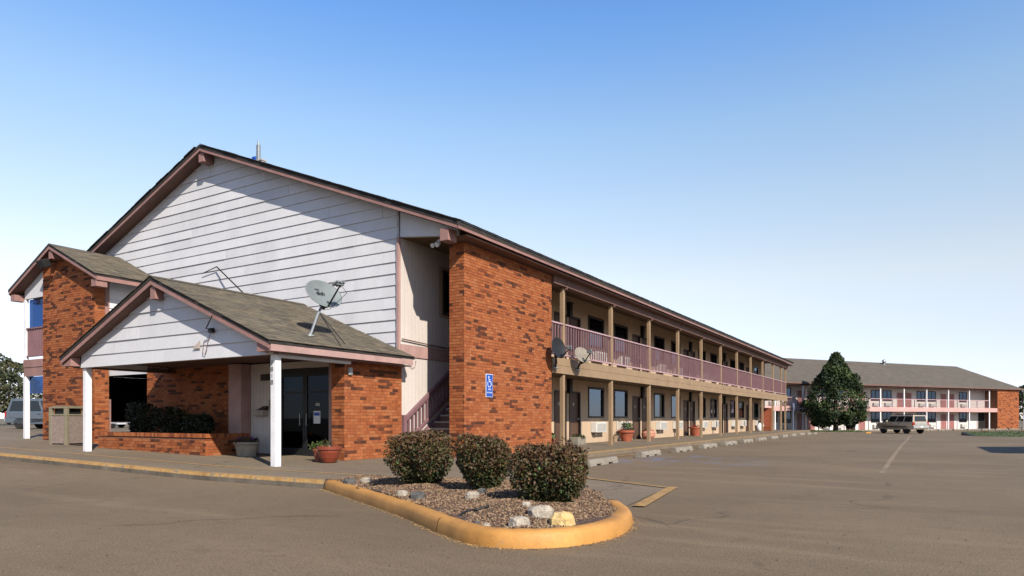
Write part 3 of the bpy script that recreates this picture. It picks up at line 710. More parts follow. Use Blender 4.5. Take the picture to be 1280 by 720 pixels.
# ---- entrance roof
PX, PZ, PH, PS = -15.38, 4.43, 4.10, .415
PF = 9.23
def zp(x, off=0): return PZ - PS * abs(x - PX) - off
b = MB()
for sg in (-1, 1):
    xe = PX + sg * PH
    b.prism([(PX, PF, PZ), (xe, PF, zp(xe)), (xe, PF, zp(xe, .085)), (PX, PF, PZ - .085)], (0, Y0 + .02 - PF, 0))
pr = part(b, 'entrance_roof', M['roof'])
cs = 1 / math.sqrt(1 + PS * PS)
random.seed(8)
shingles(pr, (PX + PH + .03, PF - .03, zp(PX + PH + .03)), (0, 1, 0), (-cs, 0, PS * cs), (PS * cs, 0, cs), Y0 - PF + .01, (PH + .03) / cs)
shingles(pr, (PX - PH - .03, PF - .03, zp(PX + PH + .03)), (0, 1, 0), (cs, 0, PS * cs), (-PS * cs, 0, cs), Y0 - PF + .01, (PH + .03) / cs)
b = MB(); y = PF - .02
while y < Y0: b.prism([(PX - .14, y, zp(PX - .14, -.02)), (PX, y, PZ + .028), (PX + .14, y, zp(PX + .14, -.02)), (PX, y, PZ + .008)], (0, .27, 0)); y += .28
tag(b.build('ridge_cap', SH[1], pr), kind='stuff')
for sg in (-1, 1):
    xe = PX + sg * (PH - .03)
    b = MB(); b.prism([(PX + sg * .001, PF + .01, zp(PX, .087)), (xe, PF + .01, zp(xe, .087)), (xe, PF + .01, zp(xe, .19)), (PX + sg * .001, PF + .01, zp(PX, .19))], (0, .03, 0)); part(b, 'rake_board', M['mauve'])
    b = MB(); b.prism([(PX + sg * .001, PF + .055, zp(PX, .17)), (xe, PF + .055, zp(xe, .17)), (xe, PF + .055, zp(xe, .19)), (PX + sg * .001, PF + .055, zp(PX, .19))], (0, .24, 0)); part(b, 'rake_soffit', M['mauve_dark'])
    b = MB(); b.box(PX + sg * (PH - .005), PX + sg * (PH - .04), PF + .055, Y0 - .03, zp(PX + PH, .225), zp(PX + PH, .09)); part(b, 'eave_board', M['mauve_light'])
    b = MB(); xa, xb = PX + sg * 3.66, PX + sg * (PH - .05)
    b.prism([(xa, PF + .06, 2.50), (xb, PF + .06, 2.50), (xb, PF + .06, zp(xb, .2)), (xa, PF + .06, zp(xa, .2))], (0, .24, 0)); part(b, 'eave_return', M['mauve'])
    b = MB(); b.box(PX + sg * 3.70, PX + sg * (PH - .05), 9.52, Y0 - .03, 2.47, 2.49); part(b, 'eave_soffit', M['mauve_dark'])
b = MB(); b.box(PX - .1, PX + .1, PF + .055, 9.5, PZ - .52, PZ - .2); part(b, 'outrigger', M['mauve'], bevel=.008)
PY0 = 9.5
b = MB(); b.prism([(-18.98, PY0 + .03, 2.46), (-11.5, PY0 + .03, 2.46), (-11.5, PY0 + .03, zp(-11.5, .1)), (PX, PY0 + .03, PZ - .1), (-18.98, PY0 + .03, zp(-18.98, .1))], (0, .1, 0)); pg = part(b, 'entrance_gable', M['white_b'])
siding(pg, [(-18.98, 2.46), (-11.5, 2.46), (-11.5, zp(-11.5, .12)), (PX, PZ - .12), (-18.98, zp(-18.98, .12))], lambda s, z, o: (s, PY0 + .03 - o, z), 2.46, mats=[M['white'], M['white_b']], s_lo=-18.98)
b = MB(); b.box(-11.6, -11.48, PY0 + .135, 11.735, 2.40, 2.62); part(b, 'side_beam', M['white_b'])
b = MB(); b.box(-19.0, -18.88, PY0 + .135, 11.25, 2.50, 2.62); part(b, 'side_beam', M['white_b'])
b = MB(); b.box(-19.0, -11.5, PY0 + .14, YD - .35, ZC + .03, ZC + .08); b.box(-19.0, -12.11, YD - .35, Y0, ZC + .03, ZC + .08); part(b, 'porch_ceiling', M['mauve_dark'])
def porch_post(x, zb):
    b = MB(); b.box(x - .075, x + .075, 9.56, 9.71, zb - .05, 2.455); return part(b, 'porch_post', M['post_white'], bevel=.006)
pl_ = porch_post(-18.90, zwalk(-18.9)); pp = porch_post(-11.56, .13)
def text_mesh(s, size, m, name, parent, mat4, ex=.002, align='CENTER'):
    cu = D.curves.new(name, 'FONT'); cu.body = s; cu.size = size; cu.extrude = ex; cu.align_x = align; cu.align_y = 'CENTER'; cu.resolution_u = 3
    tmp = D.objects.new(name, cu); COL.objects.link(tmp); dg = bpy.context.evaluated_depsgraph_get()
    me = D.meshes.new_from_object(tmp.evaluated_get(dg)); D.objects.remove(tmp); D.curves.remove(cu)
    me.transform(mat4); me.materials.clear(); me.materials.append(m)
    return link(name, me, parent)
FRONT = Matrix(((1, 0, 0, 0), (0, 0, 1, 0), (0, 1, 0, 0), (0, 0, 0, 1)))      # text plane -> facing -Y
FRONT = Matrix.Rotation(R(90), 4, 'X')
for i, ch in enumerate('1818'):
    text_mesh(ch, .15, M['black'], 'street_number', pp, Matrix.Translation((-11.585, 9.556, 2.28 - i * .135)) @ FRONT)
# ---- low wing at the far side: brick stair tower, little gable, balcony end
TX, TZ, TH, TS = -24.9, 6.95, 2.84, .45; TY = 11.8; TF = 11.46
def zt(x, off=0): return TZ - TS * abs(x - TX) - off
b = MB()
for sg in (-1, 1):
    xe = TX + sg * TH; b.prism([(TX, TF, TZ), (xe, TF, zt(xe)), (xe, TF, zt(xe, .085)), (TX, TF, TZ - .085)], (0, 16 - TF if sg < 0 else Y0 + .02 - TF, 0))
tr_ = part(b, 'tower_roof', M['roof'])
cs = 1 / math.sqrt(1 + TS * TS)
shingles(tr_, (TX + TH + .03, TF - .03, zt(TX + TH + .03)), (0, 1, 0), (-cs, 0, TS * cs), (TS * cs, 0, cs), Y0 - TF + .02, (TH + .03) / cs)
for sg in (-1, 1):
    xe = TX + sg * (TH - .02)
    b = MB(); b.prism([(TX + sg * .001, TF + .01, zt(TX, .087)), (xe, TF + .01, zt(xe, .087)), (xe, TF + .01, zt(xe, .19)), (TX + sg * .001, TF + .01, zt(TX, .19))], (0, .03, 0)); part(b, 'rake_board', M['mauve'])
    b = MB(); b.prism([(TX + sg * .001, TF + .055, zt(TX, .17)), (xe, TF + .055, zt(xe, .17)), (xe, TF + .055, zt(xe, .19)), (TX + sg * .001, TF + .055, zt(TX, .19))], (0, .36, 0)); part(b, 'rake_soffit', M['mauve_dark'])
    b = MB(); b.box(TX + sg * (TH - .005), TX + sg * (TH - .04), TF + .055, Y0 - .03, zt(TX + TH, .21), zt(TX + TH, .09)); part(b, 'eave_board', M['mauve'])
    b = MB(); xa, xb = TX + sg * 2.52, TX + sg * (TH - .05)
    b.prism([(xa, TF + .06, zt(xb, .42)), (xb, TF + .06, zt(xb, .42)), (xb, TF + .06, zt(xb, .2)), (xa, TF + .06, zt(xb, .2))], (0, .35, 0)); part(b, 'eave_return', M['mauve'])
b = MB(); b.box(TX - .11, TX + .11, TF + .055, TY - .01, TZ - .5, TZ - .2); part(b, 'outrigger', M['mauve'])
b = MB(); b.prism([(-26, TY, .1), (-22.72, TY, .1), (-22.72, TY, zt(-22.72, .2)), (TX, TY, zt(TX, .2)), (-26, TY, zt(-26, .2))], (0, .32, 0)); tw = part(b, 'brick_tower_wall', M['mortar'])
random.seed(31)
brick_face(tw, (-26, TY), (1, 0, 0), (0, -1, 0), 3.28, zwalk(-24.5), lambda s: zt(-26 + s, .2), dark=.17, ext=.007)
brick_face(tw, (-22.72, TY), (0, 1, 0), (1, 0, 0), .32, zwalk(-22.7), zt(-22.72, .25), dark=.12)
b = MB(); b.box(-23.02, -22.723, TY + .325, 12.25, .1, 2.9); lw = part(b, 'brick_passage_jamb', M['mortar'])
brick_face(lw, (-22.723, TY + .32), (0, 1, 0), (1, 0, 0), .13, zwalk(-22.7), 2.8, dark=.1)
b = MB(); b.box(-22.82, -22.69, 12.255, 12.30, .2, 1.75); part(b, 'passage_corner_guard', M['mauve'])
b = MB(); b.box(-22.78, -22.705, TY + .325, TY + .46, 2.905, zt(-22.72, .25)); part(b, 'corner_board', M['mauve'])
b = MB(); b.box(-23.02, -22.75, TY + .46, Y0, 2.9, zt(-22.72, .25)); sw = part(b, 'tower_side_wall', M['white_b'])
siding(sw, [(TY + .465, 2.9), (Y0, 2.9), (Y0, zt(-22.72, .25)), (TY + .465, zt(-22.72, .25))], lambda s, z, o: (-22.75 + o, s, z), 2.9, mats=[M['white'], M['white_b']])
b = MB(); b.prism([(-27.35, TY + .02, 5.35), (-26.01, TY + .02, 5.35), (-26.01, TY + .02, zt(-26, .2)), (-27.35, TY + .02, zt(-27.35, .2))], (0, .1, 0)); part(b, 'tower_gable_panel', M['white_b'])
b = MB(); b.box(-27.42, -26.01, TY + .02, TY + .12, 2.62, 2.93); b.box(-27.42, -26.01, TY + .0, TY + .12, 2.935, 3.2); part(b, 'landing_face', M['mauve'])
b = MB(); b.box(-27.42, -26.01, TY + .125, 14.6, 2.72, 3.1); part(b, 'landing_deck', M['ceil'])
zb = zwalk(-27.35)
b = MB(); b.box(-27.42, -27.27, TY + .0, TY + .15, zb - .05, 2.615); part(b, 'landing_post', M['post_white'], bevel=.006)
b = MB(); b.box(-27.40, -27.29, TY + .02, TY + .12, 3.205, 5.345); part(b, 'landing_post', M['post_white'])
b = MB(); b.box(-27.28, -26.01, TY + .03, TY + .11, 4.28, 4.33); lr = part(b, 'landing_railing', M['rail'])
b = MB(); b.box(-27.28, -26.01, TY + .04, TY + .10, 3.3, 3.35); b.build('bottom_rail', M['rail'], lr)
for x0_, x1_, za, zb_, in ((-27.26, -26.02, 3.36, 5.34), (-27.26, -26.02, 2.0, 2.61)):
    b = MB(); b.box(x0_, x1_, TY + .135, TY + .145, za, zb_); part(b, 'sky_tint_pane', M['glass_sky_tint'])  # added panes that tint the sky behind the landing blue
for i in range(10): o = D.objects.new('baluster', bal_me); COL.objects.link(o); o.parent = lr; o.location = (-27.2 + i * .122, TY + .07, 3.345)
# ================================================================== things on and around the front building
def wthing(name, loc, label, cat, group=None, rz=0): return empty(name, loc, label, cat, group, rz)
# accessible-parking sign on the wing wall
s = wthing('accessible_parking_sign', (-9.985, 15.36, 1.70), 'small blue and white accessible parking sign fixed to the brick wing wall', 'sign')
b = MB(); b.box(0, .012, -.17, .17, 0, .62); b.build('sign_plate', M['signwhite'], s, bevel=.004)
b = MB(); b.box(.0125, .0155, -.155, .155, .015, .605); b.build('blue_field', M['blue'], s)
SIDE = Matrix.Rotation(R(90), 4, 'Z') @ Matrix.Rotation(R(90), 4, 'X')            # text facing +X
b = MB(); X = .0157
def flat(pts, w):
    for p, q in zip(pts, pts[1:]):
        d = Vector(q) - Vector(p); d = d.normalized(); nn = Vector((-d.y, d.x)) * w / 2
        b.prism([(X, p[0] + nn.x, p[1] + nn.y), (X, q[0] + nn.x, q[1] + nn.y), (X, q[0] - nn.x, q[1] - nn.y), (X, p[0] - nn.x, p[1] - nn.y)], (.002, 0, 0))
b.lathe([(.026, 0), (.026, .002)], (X, -.035, .54), 12, axis='x')
flat([(-.035, .52), (-.02, .42), (.06, .42), (.085, .33), (.115, .345)], .026); flat([(-.025, .47), (.045, .47)], .018)
arc = [(-.005 + .085 * math.cos(t), .355 + .085 * math.sin(t)) for t in [R(140 + 15 * k) for k in range(15)]]; flat(arc, .02)
b.build('wheelchair_symbol', M['signwhite'], s)
text_mesh('VAN', .075, M['signwhite'], 'sign_lettering', s, Matrix.Translation((.0162, 0, .205)) @ SIDE)
text_mesh('ACCESSIBLE', .052, M['signwhite'], 'sign_lettering', s, Matrix.Translation((.0162, 0, .12)) @ SIDE)

# satellite dishes
def dish(name, loc, label, cat, w, h, aim, base, mdish, mast_dir, words=None, group='satellite dishes', tripod=False):
    """loc: dish centre; aim: direction it faces; base: foot of the mast (world)."""
    s = wthing(name, base, label, cat, group); a = Vector(aim).normalized(); c = Vector(loc) - Vector(base)
    sx = Vector((-a.y, a.x, 0)).normalized(); up = a.cross(sx).normalized()
    if up.z < 0: up = -up
    b = MB(); n = 28; rings = [0, .35, .6, .8, .94, 1.]; vs = []
    for side in (0, 1):
        for r in rings:
            for j in range(n):
                t = 2 * math.pi * j / n
                vs.append(c + sx * (w / 2 * r * math.cos(t)) + up * (h / 2 * r * math.sin(t)) + a * (.085 * w * r * r * 1.1 - (.012 if side else 0) - .06))
    k = len(rings); fs = []
    for i in range(k - 1):
        for j in range(n):
            q = (i * n + j, i * n + (j + 1) % n, (i + 1) * n + (j + 1) % n, (i + 1) * n + j); fs.append(q); fs.append(tuple(x + k * n for x in reversed(q)))
    for j in range(n): e = (k - 1) * n; fs.append((e + j, e + (j + 1) % n, e + (j + 1) % n + k * n, e + j + k * n))
    b.add(vs, fs); b.build('reflector', mdish, s, smooth=True)
    b = MB(); lo = c - up * (h * .46) - a * .02; ln = c + a * (w * .62) - up * (h * .12)
    b.tube([c - a * .1 - up * h * .3, lo, lo + a * .05, ln - up * .06], [.022, .024, .022, .018], 6); b.build('feed_arm', M['black'], s)
    b = MB(); lt = (c - ln).normalized()
    for q in ((-.09, 0, .09) if w > .7 else (0,)):
        b.tube([ln + sx * q, ln + sx * q + lt * .12], [.032, .045], 10); b.tube([ln + sx * q - lt * .07, ln + sx * q], [.03, .03], 8)
    b.tube([ln - sx * .1 - up * .05, ln + sx * .1 - up * .05], .018, 6); b.build('feed_horn', M['grey'], s)
    b = MB(); back = c - a * .12 - up * h * .22
    pb = back - up * 0.02
    b.tube([(0, 0, 0), (pb.x * .55, pb.y * .55, pb.z * .62), pb], .028, 8); b.build('mast', M['metal'] if tripod else M['black'], s)
    b = MB(); b.obox(pb - a * .015, sx * .05, up * .11, a * .05); b.build('clamp', M['black'], s)
    b = MB(); b.lathe([(.11, -.02), (.11, .012), (.04, .02), (.04, .05), (0, .055)], (0, 0, 0), 12); b.build('foot_plate', M['metal'], s)
    if tripod:
        for q in ((.35, .75, 0), (.62, .35, 0)):
            fz = -PS * q[0] ; b = MB(); b.tube([pb * .72, Vector((q[0], q[1], fz))], .012, 6); b.build('brace', M['black'], s)
    b = MB(); b.tube([ln, ln - up * .25 + sx * .12, lo + sx * .12 - a * .05, pb * .8, pb * .3 + Vector((.05, .02, 0))], .007, 5); b.build('cable', M['black'], s)
    if words:
        rot = Matrix((sx.to_4d(), up.to_4d(), a.to_4d(), (0, 0, 0, 1))).transposed(); rot[3][3] = 1
        for i in range(3): rot[3][i] = 0; rot[i][3] = 0
        if sx.cross(up).dot(a) < 0: rot = rot @ Matrix.Scale(-1, 4, (1, 0, 0))
        for txt, sz, dx, dy in words: text_mesh(txt, sz, M['black'], 'dish_lettering', s, Matrix.Translation(c + a * (-.028)) @ rot @ Matrix.Translation((dx, dy, 0)), ex=.003)
    return s
dish('satellite_dish', (-11.98, 11.35, 4.02), 'big grey oval satellite dish with black lettering standing on the entrance roof', 'satellite dish', 1.0, .74, (1, -.12, .5), (-11.98, 10.95, zp(-11.98)), M['grey'], None,
     words=[('super', .06, -.12, .14), ('dish', .15, -.05, .04)], tripod=True)
dish('satellite_dish', (-9.58, 20.35, 3.22), 'pale grey satellite dish on the balcony edge just past the black dish', 'satellite dish', .62, .56, (.93, -.42, .45), (-9.93, 20.7, 2.75), M['stop'], None)
dish('satellite_dish', (-9.6, 18.7, 3.30), 'black satellite dish mounted against the brick wing wall below the balcony rail', 'satellite dish', .66, .66, (.97, -.20, .2), (-9.93, 19.1, 2.72), M['black'], None)
# antenna on the ridge, behind the gable
s = wthing('roof_antenna', (-18.35, 14.6, zr(-18.35) + .01), 'short silver antenna with blue box on the roof slope near the ridge', 'antenna')
b = MB(); b.box(-.28, .28, -.10, .10, .06, .11); b.box(-.27, -.21, -.08, .08, -.12, .06); b.box(.2, .26, -.08, .08, -.16, .06); b.build('stand', M['acg'], s)
b = MB(); b.box(-.06, .07, -.05, .05, .115, .62); b.build('panel', M['metal'], s, bevel=.02)
b = MB(); b.box(-.24, -.075, -.07, .07, .115, .26); b.build('control_box', M['blue'], s, bevel=.015)
b = MB(); b.tube([(.0, 0, .62), (.0, 0, .74)], .03, 8); b.build('cap', M['metal'], s)
# dark rod leaning from the siding to the entrance roof
s = wthing('guy_rod', (-19.24, 13.72, 5.4), 'thin dark rod slanting from the gable siding down to the entrance roof', 'rod')
b = MB(); b.tube([(0, 0, .55), (2.5, -.5, -.95)], .02, 6); b.build('rod', M['black'], s)
b = MB(); b.tube([(0, 0, .55), (-.75, .02, .42)], .016, 6); b.build('wall_strap', M['black'], s)
b = MB(); b.lathe([(.05, -.01), (.05, .02), (0, .03)], (2.5, -.5, -.97), 10); b.build('anchor', M['metal'], s)
# what is left of a sign bracket on the entrance gable
s = wthing('sign_bracket', (-13.45, 9.45, 2.98), 'broken black sign bracket with loose wires and rust marks on the entrance gable', 'bracket')
b = MB(); b.tube([(0, .03, .1), (0, -.12, .12), (.42, -.26, .36)], .012, 6); b.build('arm', M['black'], s)
b = MB(); b.box(-.07, .07, -.03, .045, .04, .14); b.build('wall_plate', M['black'], s, bevel=.01)
b = MB(); b.tube([(-.05, .03, .04), (-.10, -.0, -.12), (-.17, .01, -.32), (-.24, .02, -.44), (-.32, .02, -.40), (-.30, .02, -.22), (-.26, .02, -.1)], .008, 5); b.build('wire', M['mauve_dark'], s)
b = MB(); b.prism([(-.72, .03, -.28), (-.44, .03, -.28), (-.44, .03, -.1)], (0, .006, 0)); b.build('rust_mark', M['stain'], s)
s = wthing('flood_lamp', (-25.05, 11.75, 6.28), 'black floodlight hung under the peak of the brick stair tower', 'floodlight')
b = MB(); b.obox((-.1, -.32, .02), (.2, 0, 0), (0, .11, .05), (0, -.06, .12)); b.build('lamp_head', M['black'], s, bevel=.015)
b = MB(); b.tube([(0, .05, .12), (0, -.1, .12), (-.05, -.26, .06)], .025, 6); b.build('bracket', M['black'], s)
s = wthing('security_light', (-10.62, 14.0, 5.62), 'small white twin security light under the eave beside the brick wing wall', 'security light')
b = MB(); b.lathe([(.05, 0), (.05, .04), (0, .05)], (0, 0, .04), 10); b.build('base', M['acw'], s)
for dx in (-.07, .07):
    b = MB(); b.tube([(dx * .5, -.02, .03), (dx, -.12, -.06), (dx, -.2, -.1)], [.025, .045, .06], 10); b.build('lamp', M['acw'], s)
s = wthing('porch_outlet', (-11.69, 11.9, 2.25), 'small grey weatherproof outlet box on the brick office corner', 'outlet box')
b = MB(); b.box(0, .05, -.06, .06, -.09, .09); b.build('box_body', M['acg'], s, bevel=.01)
b = MB(); b.box(.051, .06, -.045, .045, -.07, .07); b.build('cover', M['metal'], s, bevel=.005)
s = wthing('mailbox', (-15.2, YD - .01, 1.2), 'beige wall mailbox with dark lid on the white panel by the entrance', 'mailbox')
b = MB(); b.box(-.24, .2, -.17, 0, 0, .15); b.build('box_body', M['tan_sheet'], s, bevel=.01)
b = MB(); b.prism([(.0, -.20, .155), (.0, 0, .155), (.0, 0, .26)], (.22, 0, 0)); b.build('lid', M['frame'], s)
s = wthing('wall_plaque', (-15.1, YD - .005, 2.14), 'small black plaque high on the white entrance panel', 'plaque')
b = MB(); b.box(-.17, .17, -.025, 0, 0, .17); b.build('plate', M['black'], s, bevel=.006)
b = MB(); b.box(-.15, .15, -.029, -.0255, .02, .15); b.build('face', M['frame'], s)
s = wthing('door_intercom', (-14.87, YD - .005, 1.42), 'small beige intercom on the entrance panel near the glass doors', 'intercom')
b = MB(); b.box(-.05, .05, -.05, 0, 0, .2); b.build('case', M['stone_pot'], s, bevel=.01)
b = MB(); b.lathe([(.02, 0), (.015, -.012), (0, -.013)], (0, -.05, .06), 10, axis='y'); b.build('button', M['black'], s)
s = wthing('door_mat', (-13.6, 11.75, .134), 'dark rubber doormat in front of the glass entrance doors', 'doormat')
b = MB(); b.box(-.9, .75, -.35, .35, 0, .012); b.build('mat_body', M['rubber'], s)
b = MB()
for i in range(13): b.box(-.88, .73, -.33 + i * .051, -.31 + i * .051, .012, .018)
b.build('ribs', M['plastic'], s)
# litter bin
s = wthing('litter_bin', (-22.75, 11.02, zwalk(-22.7) - .02), 'square pebble-panelled litter bin with tan hood beside the brick stair tower', 'litter bin', rz=R(14))
hw = .35
b = MB(); b.box(-hw + .03, hw - .03, -hw + .03, hw - .03, .03, .90); b.build('core', M['plastic'], s)
for k in range(4):
    b = MB(); m4 = Matrix.Rotation(k * math.pi / 2, 4, 'Z')
    b.obox(m4 @ Vector((0, -hw + .02, .47)), m4 @ Vector((hw - .075, 0, 0)), m4 @ Vector((0, .015, 0)), (0, 0, .42)); b.build('panel', M['aggregate'], s, bevel=.006)
    b = MB(); c = m4 @ Vector((hw - .05, -hw + .05, 0)); b.box(c.x - .055, c.x + .055, c.y - .055, c.y + .055, 0, 1.16); b.build('corner_post', M['bin_trim'], s, bevel=.015)
b = MB(); b.box(-hw - .01, hw + .01, -hw - .01, hw + .01, .90, .95); b.build('rim', M['bin_trim'], s, bevel=.01)
b = MB(); b.box(-hw - .01, hw + .01, -hw - .01, hw + .01, 1.12, 1.165); b.box(-.3, .3, -.3, .3, 1.167, 1.20); b.build('hood', M['bin_trim'], s, bevel=.02)
b = MB(); b.box(-.24, .24, -.24, .24, .952, 1.118); b.build('opening_shade', M['black'], s)  # solid black block standing in for the shade under the hood
# pots
def plant(parent, c, r, h, n, mats, rnd, name='foliage', size=.04):
    b = MB(); pts = []
    for i in range(n):
        a = rnd.uniform(0, 6.28); q = r * math.sqrt(rnd.random()); pts.append((c[0] + q * math.cos(a), c[1] + q * math.sin(a), c[2] + h * rnd.random() * (1 - .4 * q / r)))
    leaf_cloud(b, pts, size, len(mats), rnd)
    for i in range(8):
        a = i * .8; b.tube([(c[0] + r * .2 * math.cos(a), c[1] + r * .2 * math.sin(a), c[2] - .02), (c[0] + r * .6 * math.cos(a), c[1] + r * .6 * math.sin(a), c[2] + h * .8)], .004, 4, 0)
    return b.build(name, mats, parent)
rnd = random.Random(4)
def pot(loc, label, prof, m, leaves=None, group='flower pots', sx=1, sy=1, cat='flower pot', name='flower_pot'):
    s = wthing(name, loc, label, cat, group)
    rtop = prof[-1][0]; ztop = prof[-1][1]
    b = MB(); b.lathe(prof + [(rtop * .9, ztop), (rtop * .86, ztop - .05), (.01, ztop - .06)], (0, 0, 0), 22, sx=sx, sy=sy); b.build('pot', m, s, smooth=False)
    b = MB(); b.lathe([(.01, ztop - .05), (rtop * .84, ztop - .055), (rtop * .8, ztop - .04), (.01, ztop - .03)], (0, 0, 0), 14, sx=sx, sy=sy); b.build('soil', M['soil'], s)
    for r, h, n, mats, sz, dx, nm in (leaves or []): plant(s, (dx, 0, ztop - .04), r, h, n, mats, rnd, nm, sz)
    return s
bowl = [(.12, 0), (.15, .02), (.21, .12), (.25, .24), (.255, .30), (.285, .305), (.285, .37), (.27, .375)]
pot((-11.45, 11.02, .13), 'large glossy red-brown bowl pot at the brick office corner', bowl, M['terra_dark'], [(.16, .22, 30, [M['leaf_m'], M['leaf_d']], .03, -.08, 'foliage')])
pot((-11.98, 11.22, .13), 'small terracotta pot with bright leaves tucked behind the red bowl', [(.09, 0), (.13, .24), (.15, .245), (.15, .3)], M['terra'], [(.2, .24, 110, [M['leaf_g'], M['leaf_m']], .035, -.06, 'foliage')])
pot((-14.55, 11.22, .15), 'wide oval stone planter of purple flowers by the pilaster', [(.24, 0), (.27, .03), (.33, .30), (.35, .33), (.38, .34), (.38, .39)], M['stone_pot'],
    [(.30, .18, 200, [M['leaf_d'], M['leaf_m']], .035, 0, 'foliage'), (.28, .24, 110, [M['purple']], .026, 0, 'flower')], sx=1.0, sy=.7, cat='planter', name='flower_planter')
XF = -11.35
def box_planter(loc, label):
    s = wthing('planter_box', loc, label, 'planter', 'flower pots'); b = MB(); b.box(-.18, .18, -.35, .35, 0, .04); b.box(-.18, -.15, -.35, .35, .04, .30); b.box(.15, .18, -.35, .35, .04, .30); b.box(-.15, .15, -.35, -.32, .04, .30); b.box(-.15, .15, .32, .35, .04, .30); b.build('box_body', M['stop'], s, bevel=.01)
    b = MB(); b.box(-.15, .15, -.32, .32, .2, .25); b.build('soil', M['soil'], s)
    plant(s, (0, 0, .26), .28, .17, 150, [M['leaf_d'], M['leaf_m']], rnd, 'foliage', .045)
box_planter((-11.3, 23.6, .13), 'pale grey planter box of low dark leaves by a brown door')
pot((-10.75, 20.3, .13), 'orange pot with grassy leaves beside the first balcony post', [(.12, 0), (.16, .26), (.18, .265), (.18, .32)], M['terra'], [(.14, .3, 80, [M['leaf_g'], M['leaf_m']], .05, 0, 'foliage')])
pot((-11.35, 27.35, .13), 'small cream pot with a dark stem next to the wide orange pot', [(.10, 0), (.13, .2), (.15, .21), (.15, .26)], M['tan'], [(.06, .1, 20, [M['leaf_d']], .03, 0, 'foliage')])
pot((-11.2, 28.3, .13), 'wide orange terracotta pot with tall leafy plant near the second post', [(.22, 0), (.32, .38), (.37, .385), (.37, .48), (.35, .485)], M['terra'], [(.26, .5, 160, [M['leaf_g'], M['leaf_d'], M['leaf_m']], .06, .05, 'foliage'), (.28, .16, 60, [M['red_petal']], .03, -.1, 'flower')])
pot((-11.25, 31.25, .13), 'round pale clay pot with orange flowers between two brown doors', [(.2, 0), (.32, .15), (.33, .3), (.26, .42), (.29, .45)], M['terra_pale'], [(.2, .18, 50, [M['leaf_d'], M['red_petal']], .04, 0, 'foliage')])
pot((-11.2, 39.0, .13), 'square-shouldered red pot with red flowers farther along the walk', [(.26, 0), (.34, .42), (.38, .43), (.38, .5)], M['terra'], [(.26, .2, 60, [M['leaf_d'], M['red_petal']], .05, 0, 'foliage')])
s = wthing('white_jug', (-10.9, 55.3, .13), 'white plastic jug left on the walk near the end of the wing', 'jug')
b = MB(); b.lathe([(.2, 0), (.26, .05), (.27, .38), (.12, .55), (.07, .58), (.07, .66)], (0, 0, 0), 14); b.build('body', M['post_white'], s, smooth=True)
b = MB(); b.tube([(.1, 0, .56), (.27, 0, .6), (.3, 0, .4), (.24, 0, .3)], .025, 6); b.build('handle', M['post_white'], s)
s = wthing('vending_machine', (-10.9, 58.3, .13), 'rust-red vending machine standing at the far end of the walk', 'vending machine')
b = MB(); b.box(-.45, .4, -.5, .5, 0, 1.85); b.build('cabinet', M['rust'], s, bevel=.02)
b = MB(); b.box(.402, .42, -.42, .15, .45, 1.7); b.build('display', M['terra'], s)
b = MB(); b.box(-.4, .25, -.52, -.502, .3, 1.7); b.build('side_panel', M['terra'], s)
b = MB(); b.box(.402, .43, .2, .42, .9, 1.5); b.build('coin_panel', M['metal'], s)
s = wthing('flag_pole', (-9.3, 60.6, .13), 'blue-grey pole with a furled dark flag at the end of the wing', 'pole')
b = MB(); b.tube([(0, 0, 0), (0, 0, 2.3)], .06, 8); b.build('pole', M['bluepole'], s)
b = MB(); b.tube([(0, .0, 2.25), (0.03, 0, 1.9), (.0, .02, 1.5)], [.1, .13, .06], 8); b.build('furled_flag', M['bluepole'], s)

# low brick planter under the entrance roof
P = empty('brick_planter', (-17.7, 11.2, zwalk(-17.7)), 'low brick planter wall with bricks on edge along its top, under the entrance roof', 'planter', world=True)
x0, x1, y0, y1, ht = -20.2, -15.3, 10.6, 11.94, .74
b = MB(); b.box(x0, x1, y0, y0 + .2, 0, ht - .11); b.box(x1 - .2, x1, y0 + .2, y1, 0, ht - .11); b.box(x0, x0 + .2, y0 + .2, y1, 0, ht - .11); core = b.build('wall_core', M['mortar'], P)
random.seed(12)
n = brick_face(core, (x0, y0), (1, 0, 0), (0, -1, 0), x1 - x0, zwalk(-17) - .02, ht - .10, singles=200, ext=.007, dark=.12)
n += brick_face(core, (x1, y0), (0, 1, 0), (1, 0, 0), y1 - y0, zwalk(-15.3) + .0, ht - .10, singles=50, ext=.007, dark=.12)
def cap(c, sx, sy):
    o = D.objects.new('brick', brick_mesh(random.choice((1, 3, 7, 2, 0)))); COL.objects.link(o); o.parent = core
    o.matrix_local = Matrix.Translation(c) @ Matrix.Diagonal((sx, sy, .10, 1))
x = x0 - .02
while x < x1: cap((x + .033, y0 + .09, ht - .045), .066, .235); x += .0765
y = y0 + .22
while y < y1 - .05: cap((x1 - .10, y + .033, ht - .045), .235, .066); y += .0765
b = MB(); b.box(x0 + .2, x1 - .2, y0 + .205, YD - .01, .1, ht - .16); b.build('soil', M['soil'], P)

